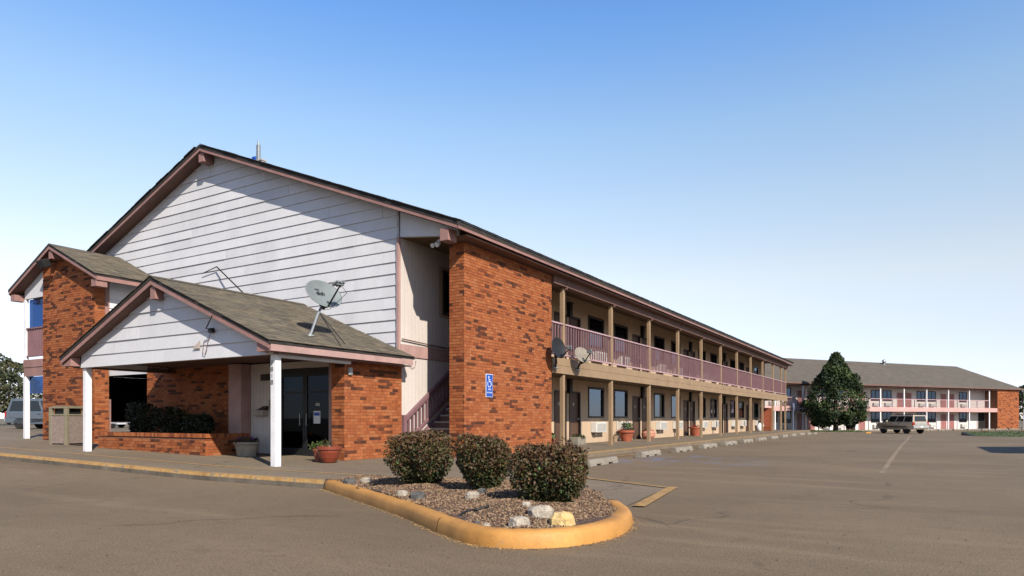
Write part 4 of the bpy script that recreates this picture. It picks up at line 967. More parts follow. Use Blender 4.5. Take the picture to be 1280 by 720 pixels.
def bush(loc, label, w, h, n, cat='bush', name='clipped_bush', group=None, seed=0, mats=None, size=.024, top_russet=.5, depth=None, base=.62):
    rd = random.Random(seed); s = wthing(name, loc, label, cat, group); depth = depth or w
    mats = mats or [M['leaf_d'], M['leaf_m'], M['leaf_r'], M['leaf_g']]
    lump = [(Vector((rd.gauss(0, 1), rd.gauss(0, 1), rd.gauss(0, .8))).normalized(), rd.uniform(-.15, .09)) for _ in range(30)]
    b = MB(); pts = []; inner = MB()
    def rad(d):
        k = 1.
        for v, a in lump:
            t = d.dot(v)
            if t > .8: k += a * (t - .8) / .2
        return k
    while len(pts) < n:
        d = Vector((rd.gauss(0, 1), rd.gauss(0, 1), rd.gauss(0, 1))).normalized()
        q = rad(d) * (rd.random() ** .22)
        # rounded box outline, narrower at the foot
        e = 4.0; den = (abs(d.x) ** e + abs(d.y) ** e + abs(d.z) ** e) ** (1 / e); p = d / den * q
        tz = (p.z + 1) / 2; taper = base + (1 - base) * min(1, tz * 2.0)
        q2 = rd.uniform(1.04, 1.13) if rd.random() < .035 else 1
        pts.append((p.x * w / 2 * taper * q2, p.y * depth / 2 * taper * q2, .04 + tz * h * (1 if q2 == 1 else 1.04)))
    def pick(p):
        t = p.z / h
        f = top_russet * 1.25 * (max(0, (t - .25) / .75)) + .14
        r_ = rd.random()
        if r_ < f: return 2
        if r_ < f + .30: return 1
        return 3 if (len(mats) > 3 and rd.random() < .06) else 0
    leaf_cloud(b, pts, size, len(mats), rd, pick); b.build('foliage', mats, s)
    b = MB()
    for i in range(9):
        a = i * 2.4 + rd.random(); r1 = w * .30 * rd.uniform(.5, 1)
        b.tube([(.05 * math.cos(a), .05 * math.sin(a), -.03), (r1 * .5 * math.cos(a), r1 * .5 * math.sin(a), h * .4), (r1 * math.cos(a + .3), r1 * math.sin(a + .3), h * .85)], [.016, .011, .005], 5)
    tw = MB(); tl = []
    if h > .6 and w < 1:
        for i in range(26):
            a = rd.uniform(0, 6.28); q = rd.uniform(.1, .46); p = Vector((q * w * math.cos(a), q * depth * math.sin(a), h * (rd.uniform(.82, .98) if q < .3 else rd.uniform(.3, .85))))
            v = Vector((math.cos(a) * q * 1.6, math.sin(a) * q * 1.6, rd.uniform(.3, 1.))).normalized() * rd.uniform(.07, .15)
            b.tube([p - v, p + v * .9], [.004, .002], 4)
            tl += [p + v * rd.uniform(.2, 1.) + Vector((rd.gauss(0, .012), rd.gauss(0, .012), rd.gauss(0, .01))) for _ in range(9)]
        leaf_cloud(tw, tl, size * .9, len(mats), rd, pick); tag(tw.build('stray_shoots', mats, s), kind='stuff')
    b.build('stems', M['bark'], s)
    return s
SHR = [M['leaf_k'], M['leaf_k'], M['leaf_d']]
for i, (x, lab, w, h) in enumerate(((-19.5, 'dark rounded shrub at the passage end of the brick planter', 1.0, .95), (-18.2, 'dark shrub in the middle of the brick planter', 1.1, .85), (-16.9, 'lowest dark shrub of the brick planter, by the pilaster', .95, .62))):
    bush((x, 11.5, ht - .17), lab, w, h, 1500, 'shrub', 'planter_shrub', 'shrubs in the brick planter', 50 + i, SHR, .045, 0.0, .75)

# ---- island: rounded yellow kerb, chips, bushes, rocks
def cat_rom(P_, n=8):
    out = []; P2 = [Vector(p) for p in P_]; Q = [P2[0] * 2 - P2[1]] + P2 + [P2[-1] * 2 - P2[-2]]
    for i in range(1, len(Q) - 2):
        for k in range(n):
            t = k / n; a, b_, c, d = Q[i - 1:i + 3]
            out.append(.5 * ((2 * b_) + (c - a) * t + (2 * a - 5 * b_ + 4 * c - d) * t * t + (3 * b_ - a - 3 * c + d) * t ** 3))
    out.append(P2[-1]); return out
kp = cat_rom([(-8.25, 7.78, 0), (-6.7, 6.93, 0), (-5.19, 6.08, 0), (-4.0, 5.32, 0), (-3.32, 5.02, 0), (-2.75, 5.28, 0), (-2.50, 6.0, 0), (-2.68, 6.95, 0), (-3.15, 7.75, 0)], 8)
b = MB(); prof = [(0, -.05), (0, .02), (.010, .10), (.030, .138), (.07, .153), (.15, .153), (.19, .138), (.208, .10), (.21, -.05)]; npf = len(prof); vs = []
rdk = random.Random(2)
def kerb_ring(p, t):
    inn = Vector((-t.y, t.x, 0)); j = rdk.uniform(-.006, .006)
    return [p + inn * (o + j) + Vector((0, 0, z + (rdk.uniform(-.004, .004) if z > 0 else 0))) for o, z in prof]
tang = [(kp[min(i + 1, len(kp) - 1)] - kp[max(0, i - 1)]).normalized() for i in range(len(kp))]
cuts = [0, 23, len(kp) - 1]
for c0_, c1_ in zip(cuts, cuts[1:]):                       # poured in lengths, with open joints between
    rings = []
    for i in range(c0_, c1_ + 1):
        p = kp[i] + (tang[i] * .002 if i == c0_ else -tang[i] * .002 if i == c1_ else Vector((0, 0, 0))); rings.append(kerb_ring(p, tang[i]))
    nr = len(rings); vs = [v for r_ in rings for v in r_]
    fs = [(i * npf + j, (i + 1) * npf + j, (i + 1) * npf + j + 1, i * npf + j + 1) for i in range(nr - 1) for j in range(npf - 1)]
    b.add(vs, fs + ([tuple(range(npf))] if c0_ == 0 else [tuple(reversed(range((nr - 1) * npf, nr * npf)))]))
tag(b.build('island_kerb', M['yellow'], smooth=True), kind='structure')
M['yellow'].node_tree.nodes  # painted kerb
inner = []
for i, p in enumerate(kp):
    t = (kp[min(i + 1, len(kp) - 1)] - kp[max(0, i - 1)]).normalized(); inner.append(p + Vector((-t.y, t.x, 0)) * .16)
bed = [(q.x, q.y) for q in inner] + [(-3.5, 8.0), (-4.6, 8.55), (-5.6, 8.85), (-6.9, 8.75), (-7.7, 8.4)]
def inside(x, y, poly):
    c = False; j = len(poly) - 1
    for i in range(len(poly)):
        (xi, yi), (xj, yj) = poly[i], poly[j]
        if (yi > y) != (yj > y) and x < (xj - xi) * (y - yi) / (yj - yi) + xi: c = not c
        j = i
    return c
def bedz(x, y):
    dmin = min((x - q[0]) ** 2 + (y - q[1]) ** 2 for q in bed[::2]) ** .5
    return (.125 + .075 * ss(dmin / .7)) + .016 * math.sin(x * 4.1 + y * 2.7) + .012 * math.sin(x * 7.3 - y * 5.1)
b = MB(); gx = [-8.4 + .12 * i for i in range(52)]; gy = [4.9 + .12 * i for i in range(35)]; idx = {}
for j, y in enumerate(gy):
    for i, x in enumerate(gx):
        if inside(x, y, bed): idx[i, j] = len(idx)
b.v = [(gx[i], gy[j], bedz(gx[i], gy[j])) for (i, j) in idx]
for (i, j) in idx:
    if all(k in idx for k in ((i + 1, j), (i + 1, j + 1), (i, j + 1))): b.f.append((idx[i, j], idx[i + 1, j], idx[i + 1, j + 1], idx[i, j + 1])); b.m.append(0)
bm_ = MB(); bm_.prism([(x, y, .0) for x, y in bed], (0, 0, .13)); tag(bm_.build('island_bed', M['mulch']), kind='structure')
tag(b.build('island_soil', M['mulch'], smooth=True), kind='structure')
rd = random.Random(6); b = MB(); n = 0
while n < 23000:
    x, y = rd.uniform(-8.3, -2.5), rd.uniform(5, 8.9)
    if not inside(x, y, bed): continue
    s = rd.uniform(.005, .016); q = Vector((x, y, bedz(x, y) + s * .35)); rot = Matrix.Rotation(rd.uniform(0, 6.28), 3, Vector((rd.gauss(0, 1), rd.gauss(0, 1), rd.gauss(0, 1))).normalized())
    vv = [q + rot @ Vector(v) * s for v in ((1.3, 0, 0), (-1, .7, 0), (-1, -.8, .1), (0, .1, .9), (.1, 0, -.7))]
    b.add(vv, [(0, 1, 3), (1, 2, 3), (2, 0, 3), (1, 0, 4), (2, 1, 4), (0, 2, 4)], rd.choice((0, 0, 0, 1, 1, 2))); n += 1
tag(b.build('lava_rock_mulch', [M['chip_a'], M['chip_b'], M['chip_c']]), kind='stuff')
b = MB(); rg = random.Random(9)
for k in range(1500):                                       # flaked paint and grit along the foot of the kerb, a few specks over the lot
    if k < 1150: i = rg.randrange(len(kp) - 1); q = kp[i].lerp(kp[i + 1], rg.random()) - Vector((-tang[i].y, tang[i].x, 0)) * abs(rg.gauss(0, .03)); sz = rg.uniform(.004, .011)
    else: q = Vector((rg.uniform(-9, 3), rg.uniform(2.5, 7.7), 0)); sz = rg.uniform(.004, .012)
    if k >= 1150 and inside(q.x, q.y, bed): continue
    q.z = zlot(q.x, q.y) + .002; r3 = Matrix.Rotation(rg.uniform(0, 6.28), 3, 'Z')
    b.add([q + r3 @ Vector(v) * sz for v in ((1.2, 0, 0), (-.8, .8, 0), (-.9, -.7, 0), (0, .1, .6))], [(0, 1, 3), (1, 2, 3), (2, 0, 3)], rg.choice((0, 0, 1, 2)) if k < 1150 else rg.choice((1, 2)))
tag(b.build('kerb_grit', [M['yellow_worn'], M['chip_a'], M['chip_c']]), kind='stuff')
bush((-6.12, 7.64, .15), 'widest clipped bush of the island, under the stair railing', .86, .74, 9000, group='clipped bushes in the island', seed=1, base=.6)
bush((-4.93, 7.47, .15), 'middle clipped bush of the island, in front of the brick wing wall', .74, .71, 7500, group='clipped bushes in the island', seed=2, base=.42, top_russet=.45)
bush((-3.60, 6.80, .14), 'clipped bush with reddest leaves, behind the yellow painted rock', .80, .66, 8000, group='clipped bushes in the island', seed=3, top_russet=.55, base=.72)
def rock(loc, sz, m, label, seed, group='rocks in the island'):
    rr = random.Random(seed); b = MB(); n1, n2 = 11, 7; vs = []
    for i in range(n2 + 1):
        for j in range(n1):
            th = math.pi * i / n2; ph = 2 * math.pi * j / n1; k = 1 + rr.uniform(-.09, .09)
            v = [math.sin(th) * math.cos(ph), math.sin(th) * math.sin(ph), math.cos(th)]; e = [abs(c) ** .62 * (1 if c > 0 else -1) for c in v]
            vs.append((e[0] * sz[0] * k, e[1] * sz[1] * k, e[2] * sz[2] * k + sz[2] * .55))
    fs = [(i * n1 + j, (i + 1) * n1 + j, (i + 1) * n1 + (j + 1) % n1, i * n1 + (j + 1) % n1) for i in range(n2) for j in range(n1)]
    b.add(vs, fs); o = b.build('rock', m); o.location = loc; o.rotation_euler = (0, 0, rr.uniform(0, 6)); return tag(o, label, 'rock', group)
def rk(px, py, sz, m, label, seed):
    u = (px - 640) / 853; h = EYE - (.15 if px < 470 else .2); d = 853 * h / (py - 523); p = W(u * d, d); rock((p.x, p.y, bedz(p.x, p.y) - .01), sz, m, label, seed)
rk(703, 647, (.14, .10, .085), M['rock_y'], 'large yellow painted rock against the reddest bush', 1)
rk(676, 643, (.12, .09, .075), M['rock_w'], 'big pale rock touching the yellow painted rock', 2)
rk(649, 650, (.10, .075, .06), M['rock_w'], 'flat pale rock lying alone in front of the big pale rock', 3)
rk(658, 635, (.055, .045, .045), M['rock_w'], 'fist-sized white rock behind the flat pale rock', 4)
rk(608, 648, (.04, .035, .03), M['rock_w'], 'pebble-sized pale stone close to the yellow kerb', 5)
rk(596, 645, (.03, .03, .022), M['rock_g'], 'smallest white pebble just inside the yellow kerb', 6)
rk(591, 622, (.085, .065, .055), M['rock_w'], 'white rock at the foot of the middle clipped bush', 7)
rk(602, 618, (.05, .05, .06), M['rock_g'], 'small grey stone beside the white rock under the middle bush', 8)
rk(522, 618, (.10, .07, .06), M['rock_g'], 'smooth dark grey stone in front of the widest bush', 9)
rk(503, 616, (.07, .06, .05), M['rock_w'], 'brownish stone in the shade of the widest bush', 10)
rk(458, 603.5, (.085, .055, .055), M['rock_w'], 'white stone at the kerb end of the island near the hose', 11)
rk(437, 604.5, (.10, .08, .06), M['rock_g'], 'flat dark stone where the hose meets the yellow kerb', 12)
def hose(px, label):
    pts = []
    for x, y in px:
        h = EYE - .2; d = 853 * h / (y - 523); p = W((x - 640) / 853 * d, d); pts.append((p.x, p.y, bedz(p.x, p.y) + .02))
    b = MB(); b.tube(cat_rom(pts, 5), .013, 6); o = b.build('hose', M['black'], smooth=True); tag(o, label, 'hose', 'hoses in the island')
hose([(446, 606), (457, 608), (472, 609), (487, 614)], 'black hose curling over the chips beside the widest bush')
hose([(572, 637), (584, 634), (597, 634), (611, 633)], 'short black hose half buried below the middle bush')
# wheel stops
s0 = None
words = ['first', 'second', 'third', 'fourth', 'fifth', 'sixth', 'seventh', 'eighth', 'ninth', 'tenth', 'eleventh', 'twelfth', 'thirteenth']
for i in range(13):
    y = 16.3 + 3.3 * i if i > 0 else 15.4
    x = -7.05 if i else -6.75
    lab = '%s concrete wheel stop along the wing, counted from the clipped bushes' % words[i]
    if s0 is None:
        s0 = wthing('wheel_stop', (x, y, 0), lab, 'wheel stop', 'concrete wheel stops along the wing'); b = MB()
        for y0_, y1_, z0_ in ((-.9, -.52, 0), (-.52, -.24, .045), (-.24, .24, 0), (.24, .52, .045), (.52, .9, 0)):
            b.prism([(-.11, y0_, z0_), (.11, y0_, z0_), (.10, y0_, .08), (.065, y0_, .155), (-.065, y0_, .155), (-.10, y0_, .08)], (0, y1_ - y0_ - (.0006), 0))
        b.build('block', M['stop'], s0)
        for yy_ in (-.6, .6): b = MB(); b.lathe([(.02, .15), (.02, .166), (0, .168)], (0, yy_, 0), 8); b.build('anchor_pin', M['metal'], s0)
        o = s0
    else: o = copy_tree(s0); o['label'] = lab
    o.location = (x, y, zlot(x, y) + .005); o.rotation_euler = (0, 0, random.uniform(-.03, .03))
# ================================================================== second motel building, across the lot
A0 = W(46.83, 89.46); dirv = (W(46.83 + .910, 89.46 + .4145) - A0).normalized(); RZF = math.atan2(dirv.y, dirv.x)
ZF = -.36
F = empty('motel_building', (A0.x, A0.y, ZF), 'pink and white two-storey motel block with grey hipped roof across the parking lot', 'building', rz=RZF)
Bkeep = B; B = F; protos = {k: v for k, v in protos.items() if False}
L1, L0, DP = 29.5, -24., 10.6
def fpart(b, name, mats, parent=None, **k): return b.build(name, mats, parent or F, **k)
b = MB(); b.box(L0, L1, -2.6, DP, -.4, 0); fpart(b, 'walk', M['stop'])
EZ, RH = 5.80, 3.56; xo = L1 + .5; xl = L0 - .5; yo, yb = -2.05, DP - .2; ym = (yo + yb) / 2; w = ym - yo
vs = [(xl, yo, EZ), (xo, yo, EZ), (xo, yb, EZ), (xl, yb, EZ), (xl + w, ym, EZ + RH), (xo - w + .6, ym, EZ + RH)]
b = MB(); b.add(vs, [(0, 1, 5, 4), (1, 2, 5), (2, 3, 4, 5), (3, 0, 4), (3, 2, 1, 0)]); fr = fpart(b, 'roof', M['far_roof'])
b = MB(); b.box(xl, xo, yo - .04, yo - .005, EZ - .15, EZ - .0); fpart(b, 'eave_board', M['mauve_dark'])
b = MB(); b.box(xo + .005, xo + .04, yo, yb, EZ - .15, EZ); fpart(b, 'eave_board', M['mauve_dark'])
b = MB(); b.box(L0, 24.35, -1.9, .15, EZ - .30, EZ - .24); fpart(b, 'balcony_ceiling', M['mauve_dark'])
for px_ in (-13.2, 7.6):
    b = MB(); c = (px_, ym - .6, EZ + RH - .45); b.lathe([(.14, 0), (.14, .35), (.22, .4), (.30, .55), (.26, .75), (.1, .85)], c, 10); b.build('roof_vent', M['metal'], fr)
b = MB(); b.box(L0, 24.14, 0, .2, 0, 2.48); b.box(L0, 24.14, 0, .2, 2.86, EZ - .25); b.box(24.15, 24.38, .0, DP - .3, 0, EZ - .25); b.box(L0, 24.35, DP - .6, DP - .4, 0, EZ - .25); fpart(b, 'room_wall', M['far_white'])
b = MB(); b.box(L0, 24.35, -1.65, 0, 2.52, 2.84); fpart(b, 'balcony_deck', M['far_white'])
b = MB(); b.box(L0, 24.35, -1.72, -1.655, 2.38, 2.95); fpart(b, 'deck_face_board', M['pink'])
# brick end
b = MB(); b.box(24.4, L1, -1.7, DP - .3, -.3, EZ - .17); fb = fpart(b, 'brick_end_wall', M['mortar'])
random.seed(44)
b = MB(); z = .02; k = 0
while z < EZ - .3:
    x = 24.4 - (.12 if k % 2 else 0); st = [0, .16]
    while x < L1:
        a, e = max(x, 24.4), min(L1, x + .29)
        if e - a > .06: b.box(a, e, -1.706 - random.uniform(0, .004), -1.68, z, z + .088, brick_pick(st))
        x += .30
    z += .10; k += 1
tag(b.build('brick_courses', BR, fb), kind='stuff')
# posts at 4.1 m, doors and windows in pairs
PS_ = [22.65 - 4.53 * i for i in range(11)]
for x in PS_:
    b = MB(); b.box(x - .08, x + .08, -1.66, -1.53, 0, 2.375); fpart(b, 'lower_post', M['post_white'])
    b = MB(); b.box(x - .08, x + .08, -1.66, -1.53, 2.955, EZ - .3); fpart(b, 'upper_post', M['post_white'])
for x0_, x1_ in zip(PS_[1:], PS_): 
    b = MB(); b.box(x0_ + .085, x1_ - .085, -1.64, -1.55, 3.98, 4.06); rl = fpart(b, 'railing', M['rail_top'])
    b = MB()
    n = 26
    for i in range(n): xx = x0_ + .1 + (x1_ - x0_ - .2) * (i + .5) / n; b.box(xx - .014, xx + .014, -1.61, -1.58, 3.06, 3.979)
    b.box(x0_ + .085, x1_ - .085, -1.62, -1.57, 3.0, 3.055)
    tag(b.build('balusters', M['rail'], rl), kind='stuff')
for f in (0.0, 2.86):
    for i in range(len(PS_) - 1):
        xc = (PS_[i] + PS_[i + 1]) / 2
        kinds = ('win',) if i == 0 else (('door',) if i % 2 else ('win',))
        for sg in (-1, 1):
            x = xc + sg * (1.12 if kinds[0] == 'win' else .85)
            if kinds[0] == 'door':
                b = MB(); b.box(x - .62, x - .55, -.05, 0, f, f + 2.1); b.box(x + .55, x + .62, -.05, 0, f, f + 2.1); b.box(x - .55, x + .55, -.05, 0, f + 2.03, f + 2.1); dr = fpart(b, 'door', M['pink'])
                b = MB(); b.box(x - .55, x + .55, -.03, -.002, f + .01, f + 2.03); b.build('door_leaf', M['pink_door'], dr)
            elif not (i == 0 and sg > 0):
                b = MB(); b.box(x - .85, x - .77, -.06, 0, f + .95, f + 2.36); b.box(x + .77, x + .85, -.06, 0, f + .95, f + 2.36); b.box(x - .77, x + .77, -.06, 0, f + 2.28, f + 2.36); b.box(x - .77, x + .77, -.06, 0, f + .95, f + 1.03); b.box(x - .03, x + .03, -.055, 0, f + 1.03, f + 2.28); wf = fpart(b, 'window', M['frame'])
                b = MB(); b.box(x - .77, x + .77, -.025, -.018, f + 1.03, f + 2.28); b.build('pane', M['glass_far'], wf)
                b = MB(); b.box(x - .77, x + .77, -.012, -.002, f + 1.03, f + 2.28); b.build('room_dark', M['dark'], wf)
                b = MB(); b.box(x - .55, x + .55, -.3, -.002, f + .25, f + .68); ac = fpart(b, 'air_conditioner', M['acw'])
                b = MB()
                for q in range(5): b.box(x - .5, x + .5, -.315, -.302, f + .30 + q * .07, f + .335 + q * .07)
                b.build('grille', M['acg'], ac)
b = MB(); b.box(22.75, 24.29, -.03, -.003, 0, 2.3); fpart(b, 'stair_shade_panel', M['dark'])  # dark sheet on the wall painting the shade of a stair recess
b = MB(); b.box(-4.3, -2.6, -.03, -.003, 0, 2.3); fpart(b, 'passage_shade_panel', M['dark'])  # dark sheet on the wall painting the shade of a passage
B = Bkeep
s = wthing('accessible_parking_sign', F.matrix_world @ Vector((0, 0, 0)), 'small sign on a white post at the brick end of the pink block', 'sign')
p = Matrix.Translation(F.location) @ Matrix.Rotation(RZF, 4, 'Z') @ Vector((L1 + .3, -2.2, -.1)); s.location = p; s.rotation_euler = (0, 0, RZF)
b = MB(); b.box(-.05, .05, -.05, .05, 0, 2.9); b.build('post', M['post_white'], s)
b = MB(); b.box(-.25, .2, -.08, -.055, 1.5, 2.0); b.build('sign_plate', M['signwhite'], s)
b = MB(); b.box(-.19, .14, -.086, -.081, 1.62, 1.95); b.build('sign_field', M['blue'], s)
s = wthing('wheel_stop', p, 'x', 'wheel stop'); D.objects.remove(s)
for i in range(9):
    q = Matrix.Translation(F.location) @ Matrix.Rotation(RZF, 4, 'Z') @ Vector((28 - i * 3.05, -3.4, 0))
    o = copy_tree(s0); o.location = (q.x, q.y, zlot(q.x, q.y) + .004); o.rotation_euler = (0, 0, RZF - math.pi / 2); o['label'] = '%s concrete wheel stop from the brick end of the pink block' % words[i]; o['group'] = 'wheel stops of the pink block'

# ================================================================== vehicles
def wheel(root, x, y, r, wd):
    b = MB(); sg = 1 if y > 0 else -1
    b.lathe([(r * .6, -wd / 2), (r * .94, -wd / 2), (r, -wd * .35), (r, wd * .35), (r * .94, wd / 2), (r * .6, wd / 2)], (x, y, r), 20, axis='y'); wl_ = b.build('wheel', M['rubber'], root)
    b = MB(); b.lathe([(r * .62, wd / 2 * sg - .01 * sg), (r * .58, wd / 2 * sg - .05 * sg), (r * .22, wd / 2 * sg - .035 * sg), (.02, wd / 2 * sg + .0)], (x, y, r), 14, axis='y')
    b.build('rim', M['metal'], wl_)
def vehicle(name, loc, rz, label, cat, paint, L, Wd, prof, cab, panes, wx, wr, trim=None, rearm=None):
    """prof: lower body outline (x, z); cab: (x_rear_low, x_front_low, z_low, x_rear_top, x_front_top, z_top)."""
    s = wthing(name, loc, label, cat, None, rz); hw = Wd / 2
    out = list(prof); arch = []
    bot = min(z for x, z in prof)
    for cx in wx:                                           # wheel arches cut from the sill line
        arch += [(cx - (wr + .07) * math.cos(t), max(bot, wr + (wr + .07) * math.sin(t))) for t in [math.pi * k / 8 for k in range(9)]]
    body = out + sorted(arch, key=lambda q: 0)
    b = MB(); b.prism([(x, -hw, z) for x, z in body], (0, Wd, 0)); b.build('body', paint, s, bevel=.05, seg=3)
    b = MB(); b.box(prof[0][0] + .15, prof[-1][0] - .15, -hw + .12, hw - .12, bot + .05, bot + .5); b.build('underbody', M['plastic'], s)
    xr, xf, zl, xrt, xft, zt_ = cab; iw = hw - .05; tw_ = hw - .19
    bl = {'l': [(xr, iw, zl), (xf, iw, zl), (xft, tw_, zt_), (xrt, tw_, zt_)], 'r': [(xr, -iw, zl), (xf, -iw, zl), (xft, -tw_, zt_), (xrt, -tw_, zt_)]}
    b = MB(); l_, r_ = bl['l'], bl['r']; b.add(l_ + r_, [(0, 3, 2, 1), (4, 5, 6, 7), (0, 1, 5, 4), (3, 7, 6, 2), (1, 2, 6, 5), (0, 4, 7, 3)]); 
    b.f = [tuple(reversed(f)) for f in b.f]
    b.build('cabin', paint, s, bevel=.05, seg=3)
    def on(f4, u0, u1, v0, v1, off):
        P4 = [Vector(q) for q in f4]; nr = (P4[1] - P4[0]).cross(P4[3] - P4[0]).normalized(); c = sum((Vector(q) for q in l_ + r_), Vector()) / 8
        if nr.dot(P4[0] - c) < 0: nr = -nr
        f = lambda u, v: (P4[0] * (1 - u) + P4[1] * u) * (1 - v) + (P4[3] * (1 - u) + P4[2] * u) * v + nr * off
        return [f(u0, v0), f(u1, v0), f(u1, v1), f(u0, v1)], nr
    for key in ('l', 'r'):
        for u0, u1 in panes:
            q, nr = on(bl[key], u0, u1, .1, .84, .004); b = MB(); b.prism(q, nr * .008); b.build('side_window', M['carglass'], s)
    q, nr = on([r_[0], l_[0], l_[3], r_[3]], .1, .9, .14, .86, .004); b = MB(); b.prism(q, nr * .008); b.build('rear_window', M['carglass'], s)
    q, nr = on([r_[1], l_[1], l_[2], r_[2]], .07, .93, .08, .9, .004); b = MB(); b.prism(q, nr * .008); b.build('windscreen', M['carglass'], s)
    xb, xe = prof[0][0], prof[-1][0]
    b = MB(); b.box(xb - .10, xb + .12, -hw + .02, hw - .02, bot + .12, bot + .40); b.build('rear_bumper', rearm or M['suv_l'], s, bevel=.03)
    b = MB(); b.box(xe - .12, xe + .08, -hw + .03, hw - .03, bot + .08, bot + .38); b.build('front_bumper', M['plastic'], s, bevel=.03)
    for sg in (-1, 1):
        b = MB(); b.box(xb - .02, xb + .10, sg * (hw - .20), sg * (hw + .012), zl - .30, zl + .06); b.build('tail_light', M['lamp_red'], s, bevel=.015)
        b = MB(); b.box(xe - .10, xe + .02, sg * (hw - .32), sg * (hw + .005), bot + .48, bot + .66); b.build('headlight', M['lamp_clear'], s, bevel=.015)
        b = MB(); b.box(xf - .55, xf - .38, sg * (hw - .0), sg * (hw + .2), zl + .02, zl + .2); b.build('wing_mirror', trim or paint, s, bevel=.02)
        for cx in wx: wheel(s, cx, sg * (hw - .13), wr, .24)
        for hx in (xf - 1.05, xf - 2.1):
            b = MB(); b.box(hx, hx + .2, sg * (hw - .002), sg * (hw + .03), zl - .12, zl - .08); b.build('door_handle', M['plastic'], s)
            b = MB(); b.box(hx + .28, hx + .29, sg * (hw - .01), sg * (hw + .002), bot + .2, zl - .03); b.build('door_seam', M['black'], s)
        b = MB(); b.box(xb + .9, xe - .9, sg * (hw - .0), sg * (hw + .02), bot + .22, bot + .30); b.build('side_moulding', M['plastic'], s)
    b = MB(); b.box(xb - .125, xb - .102, -.16, .16, bot + .2, bot + .33); b.build('number_plate', M['signwhite'], s)
    return s
P_suv = W(41.3, 72.3)
view = math.atan2(P_suv.y, P_suv.x)                       # heading: away and towards the wing
hd = view + math.pi / 2 - R(46)
suv = vehicle('parked_suv', (P_suv.x, P_suv.y, zlot(P_suv.x, P_suv.y) + .005), hd, 'tan sport utility vehicle parked facing the pink motel block', 'suv', M['suv'], 5.0, 1.98,
        [(-2.44, .46), (-2.47, .80), (-2.42, 1.20), (1.1, 1.20), (2.1, 1.16), (2.40, 1.08), (2.47, .80), (2.46, .46)], (-2.40, 1.35, 1.17, -2.30, .72, 1.93), [(.03, .31), (.35, .60), (.64, .92)], (-1.50, 1.55), .41)
b = MB()
for sg in (-1, 1): b.tube([(-2.1, sg * .68, 1.95), (-2.0, sg * .68, 2.01), (.1, sg * .68, 2.01), (.2, sg * .68, 1.95)], .025, 6)
b.build('roof_rack', M['plastic'], suv)
b = MB(); b.box(-2.50, -2.41, -.78, .78, .9, 1.14); b.build('tailgate_panel', M['suv_l'], suv, bevel=.02)
Pv = W(-30.9, 46); hv = YAW - R(4)
vehicle('parked_van', (Pv.x, Pv.y, zlot(Pv.x, Pv.y) + .005), hv, 'silver blue van partly hidden behind the brick stair tower', 'van', M['van'], 5.3, 2.0,
        [(-2.62, .38), (-2.66, .8), (-2.58, 1.12), (1.3, 1.12), (2.3, 1.02), (2.6, .85), (2.64, .38)], (-2.60, 1.75, 1.08, -2.35, .9, 2.0), [(.05, .30), (.34, .58), (.62, .84)], (-1.65, 1.75), .36, rearm=M['suv_l'])
pc = W(-28.7, 49.5)
vehicle('parked_car', (pc.x, pc.y, zlot(pc.x, pc.y) + .005), YAW + R(80), 'white car with red tail light glimpsed through the dark passage beside the planter', 'car', M['post_white'], 4.5, 1.8,
        [(-2.2, .3), (-2.25, .7), (-2.1, .92), (1.0, .9), (2.1, .78), (2.25, .6), (2.22, .3)], (-1.7, 1.2, .88, -1.0, .4, 1.42), [(.12, .48), (.52, .85)], (-1.35, 1.4), .32, rearm=M['lamp_clear'])

# ================================================================== trees, verge, far things
def tree(name, loc, label, cat, h, w, n, mats, seed, shape, size, trunk_h, group=None, tr=.2):
    rd = random.Random(seed); s = wthing(name, loc, label, cat, group); cl = []
    for i in range(60 if h > 5 else 30):
        t = rd.random() ** (1.15 if shape == 'cone' else .8)
        R_ = w / 2 * (shape_r(t) if shape == 'cone' else math.sin(math.pi * (.12 + .86 * t)) ** .6); a = rd.uniform(0, 6.28); q = R_ * (rd.random() ** .35)
        cl.append((Vector((q * math.cos(a), q * math.sin(a), trunk_h + (h - trunk_h) * t)), w * rd.uniform(.05, .095) * (1 if t < .8 else .6), rd.random()))
    b = MB(); pts = []; shade = []
    for i in range(n):
        if rd.random() < .62:
            c, r, sh = rd.choice(cl); v = Vector((rd.gauss(0, 1), rd.gauss(0, 1), rd.gauss(0, 1))).normalized() * r * rd.uniform(.55, 1.1); v.z *= .9; p = c + v
        else:
            t = rd.random(); R_ = w / 2 * (shape_r(t) if shape == 'cone' else math.sin(math.pi * (.1 + .88 * t)) ** .6); a = rd.uniform(0, 6.28); q = R_ * (.72 + .26 * rd.random()) * (1 + .10 * math.sin(a * 5 + t * 17)); p = Vector((q * math.cos(a), q * math.sin(a), trunk_h + (h - trunk_h) * t))
        pts.append(p)
    leaf_cloud(b, pts, size, 2, rd, lambda p: 1 if math.sin(p.x * 3.1 + 1) * math.sin(p.y * 2.7) + math.sin(p.z * 2.9 + p.x) * .7 + rd.uniform(-.9, .9) > .25 else 0)
    b.build('crown', mats, s)
    b = MB(); b.tube([(0, 0, -.2), (.03, .02, trunk_h * .8), (.0, .05, h * .55), (.02, 0, h * .9)], [tr * 1.25, tr, tr * .55, tr * .1], 8)
    for i in range(9):
        a = i * 2.4; z = trunk_h * .8 + (h - trunk_h) * .07 * i; l = w * .34 * (1 - .07 * i); b.tube([(0, 0, z), (l * .6 * math.cos(a), l * .6 * math.sin(a), z + .5), (l * math.cos(a), l * math.sin(a), z + .95)], [tr * .4, tr * .25, tr * .08], 5)
    b.build('trunk', M['bark'], s); return s
def shape_r(t):                                            # broad teardrop
    return max(.04, (min(1, .62 + 1.9 * t) if t < .2 else 1.0 - ((t - .2) / .8) ** 1.5 * .97))
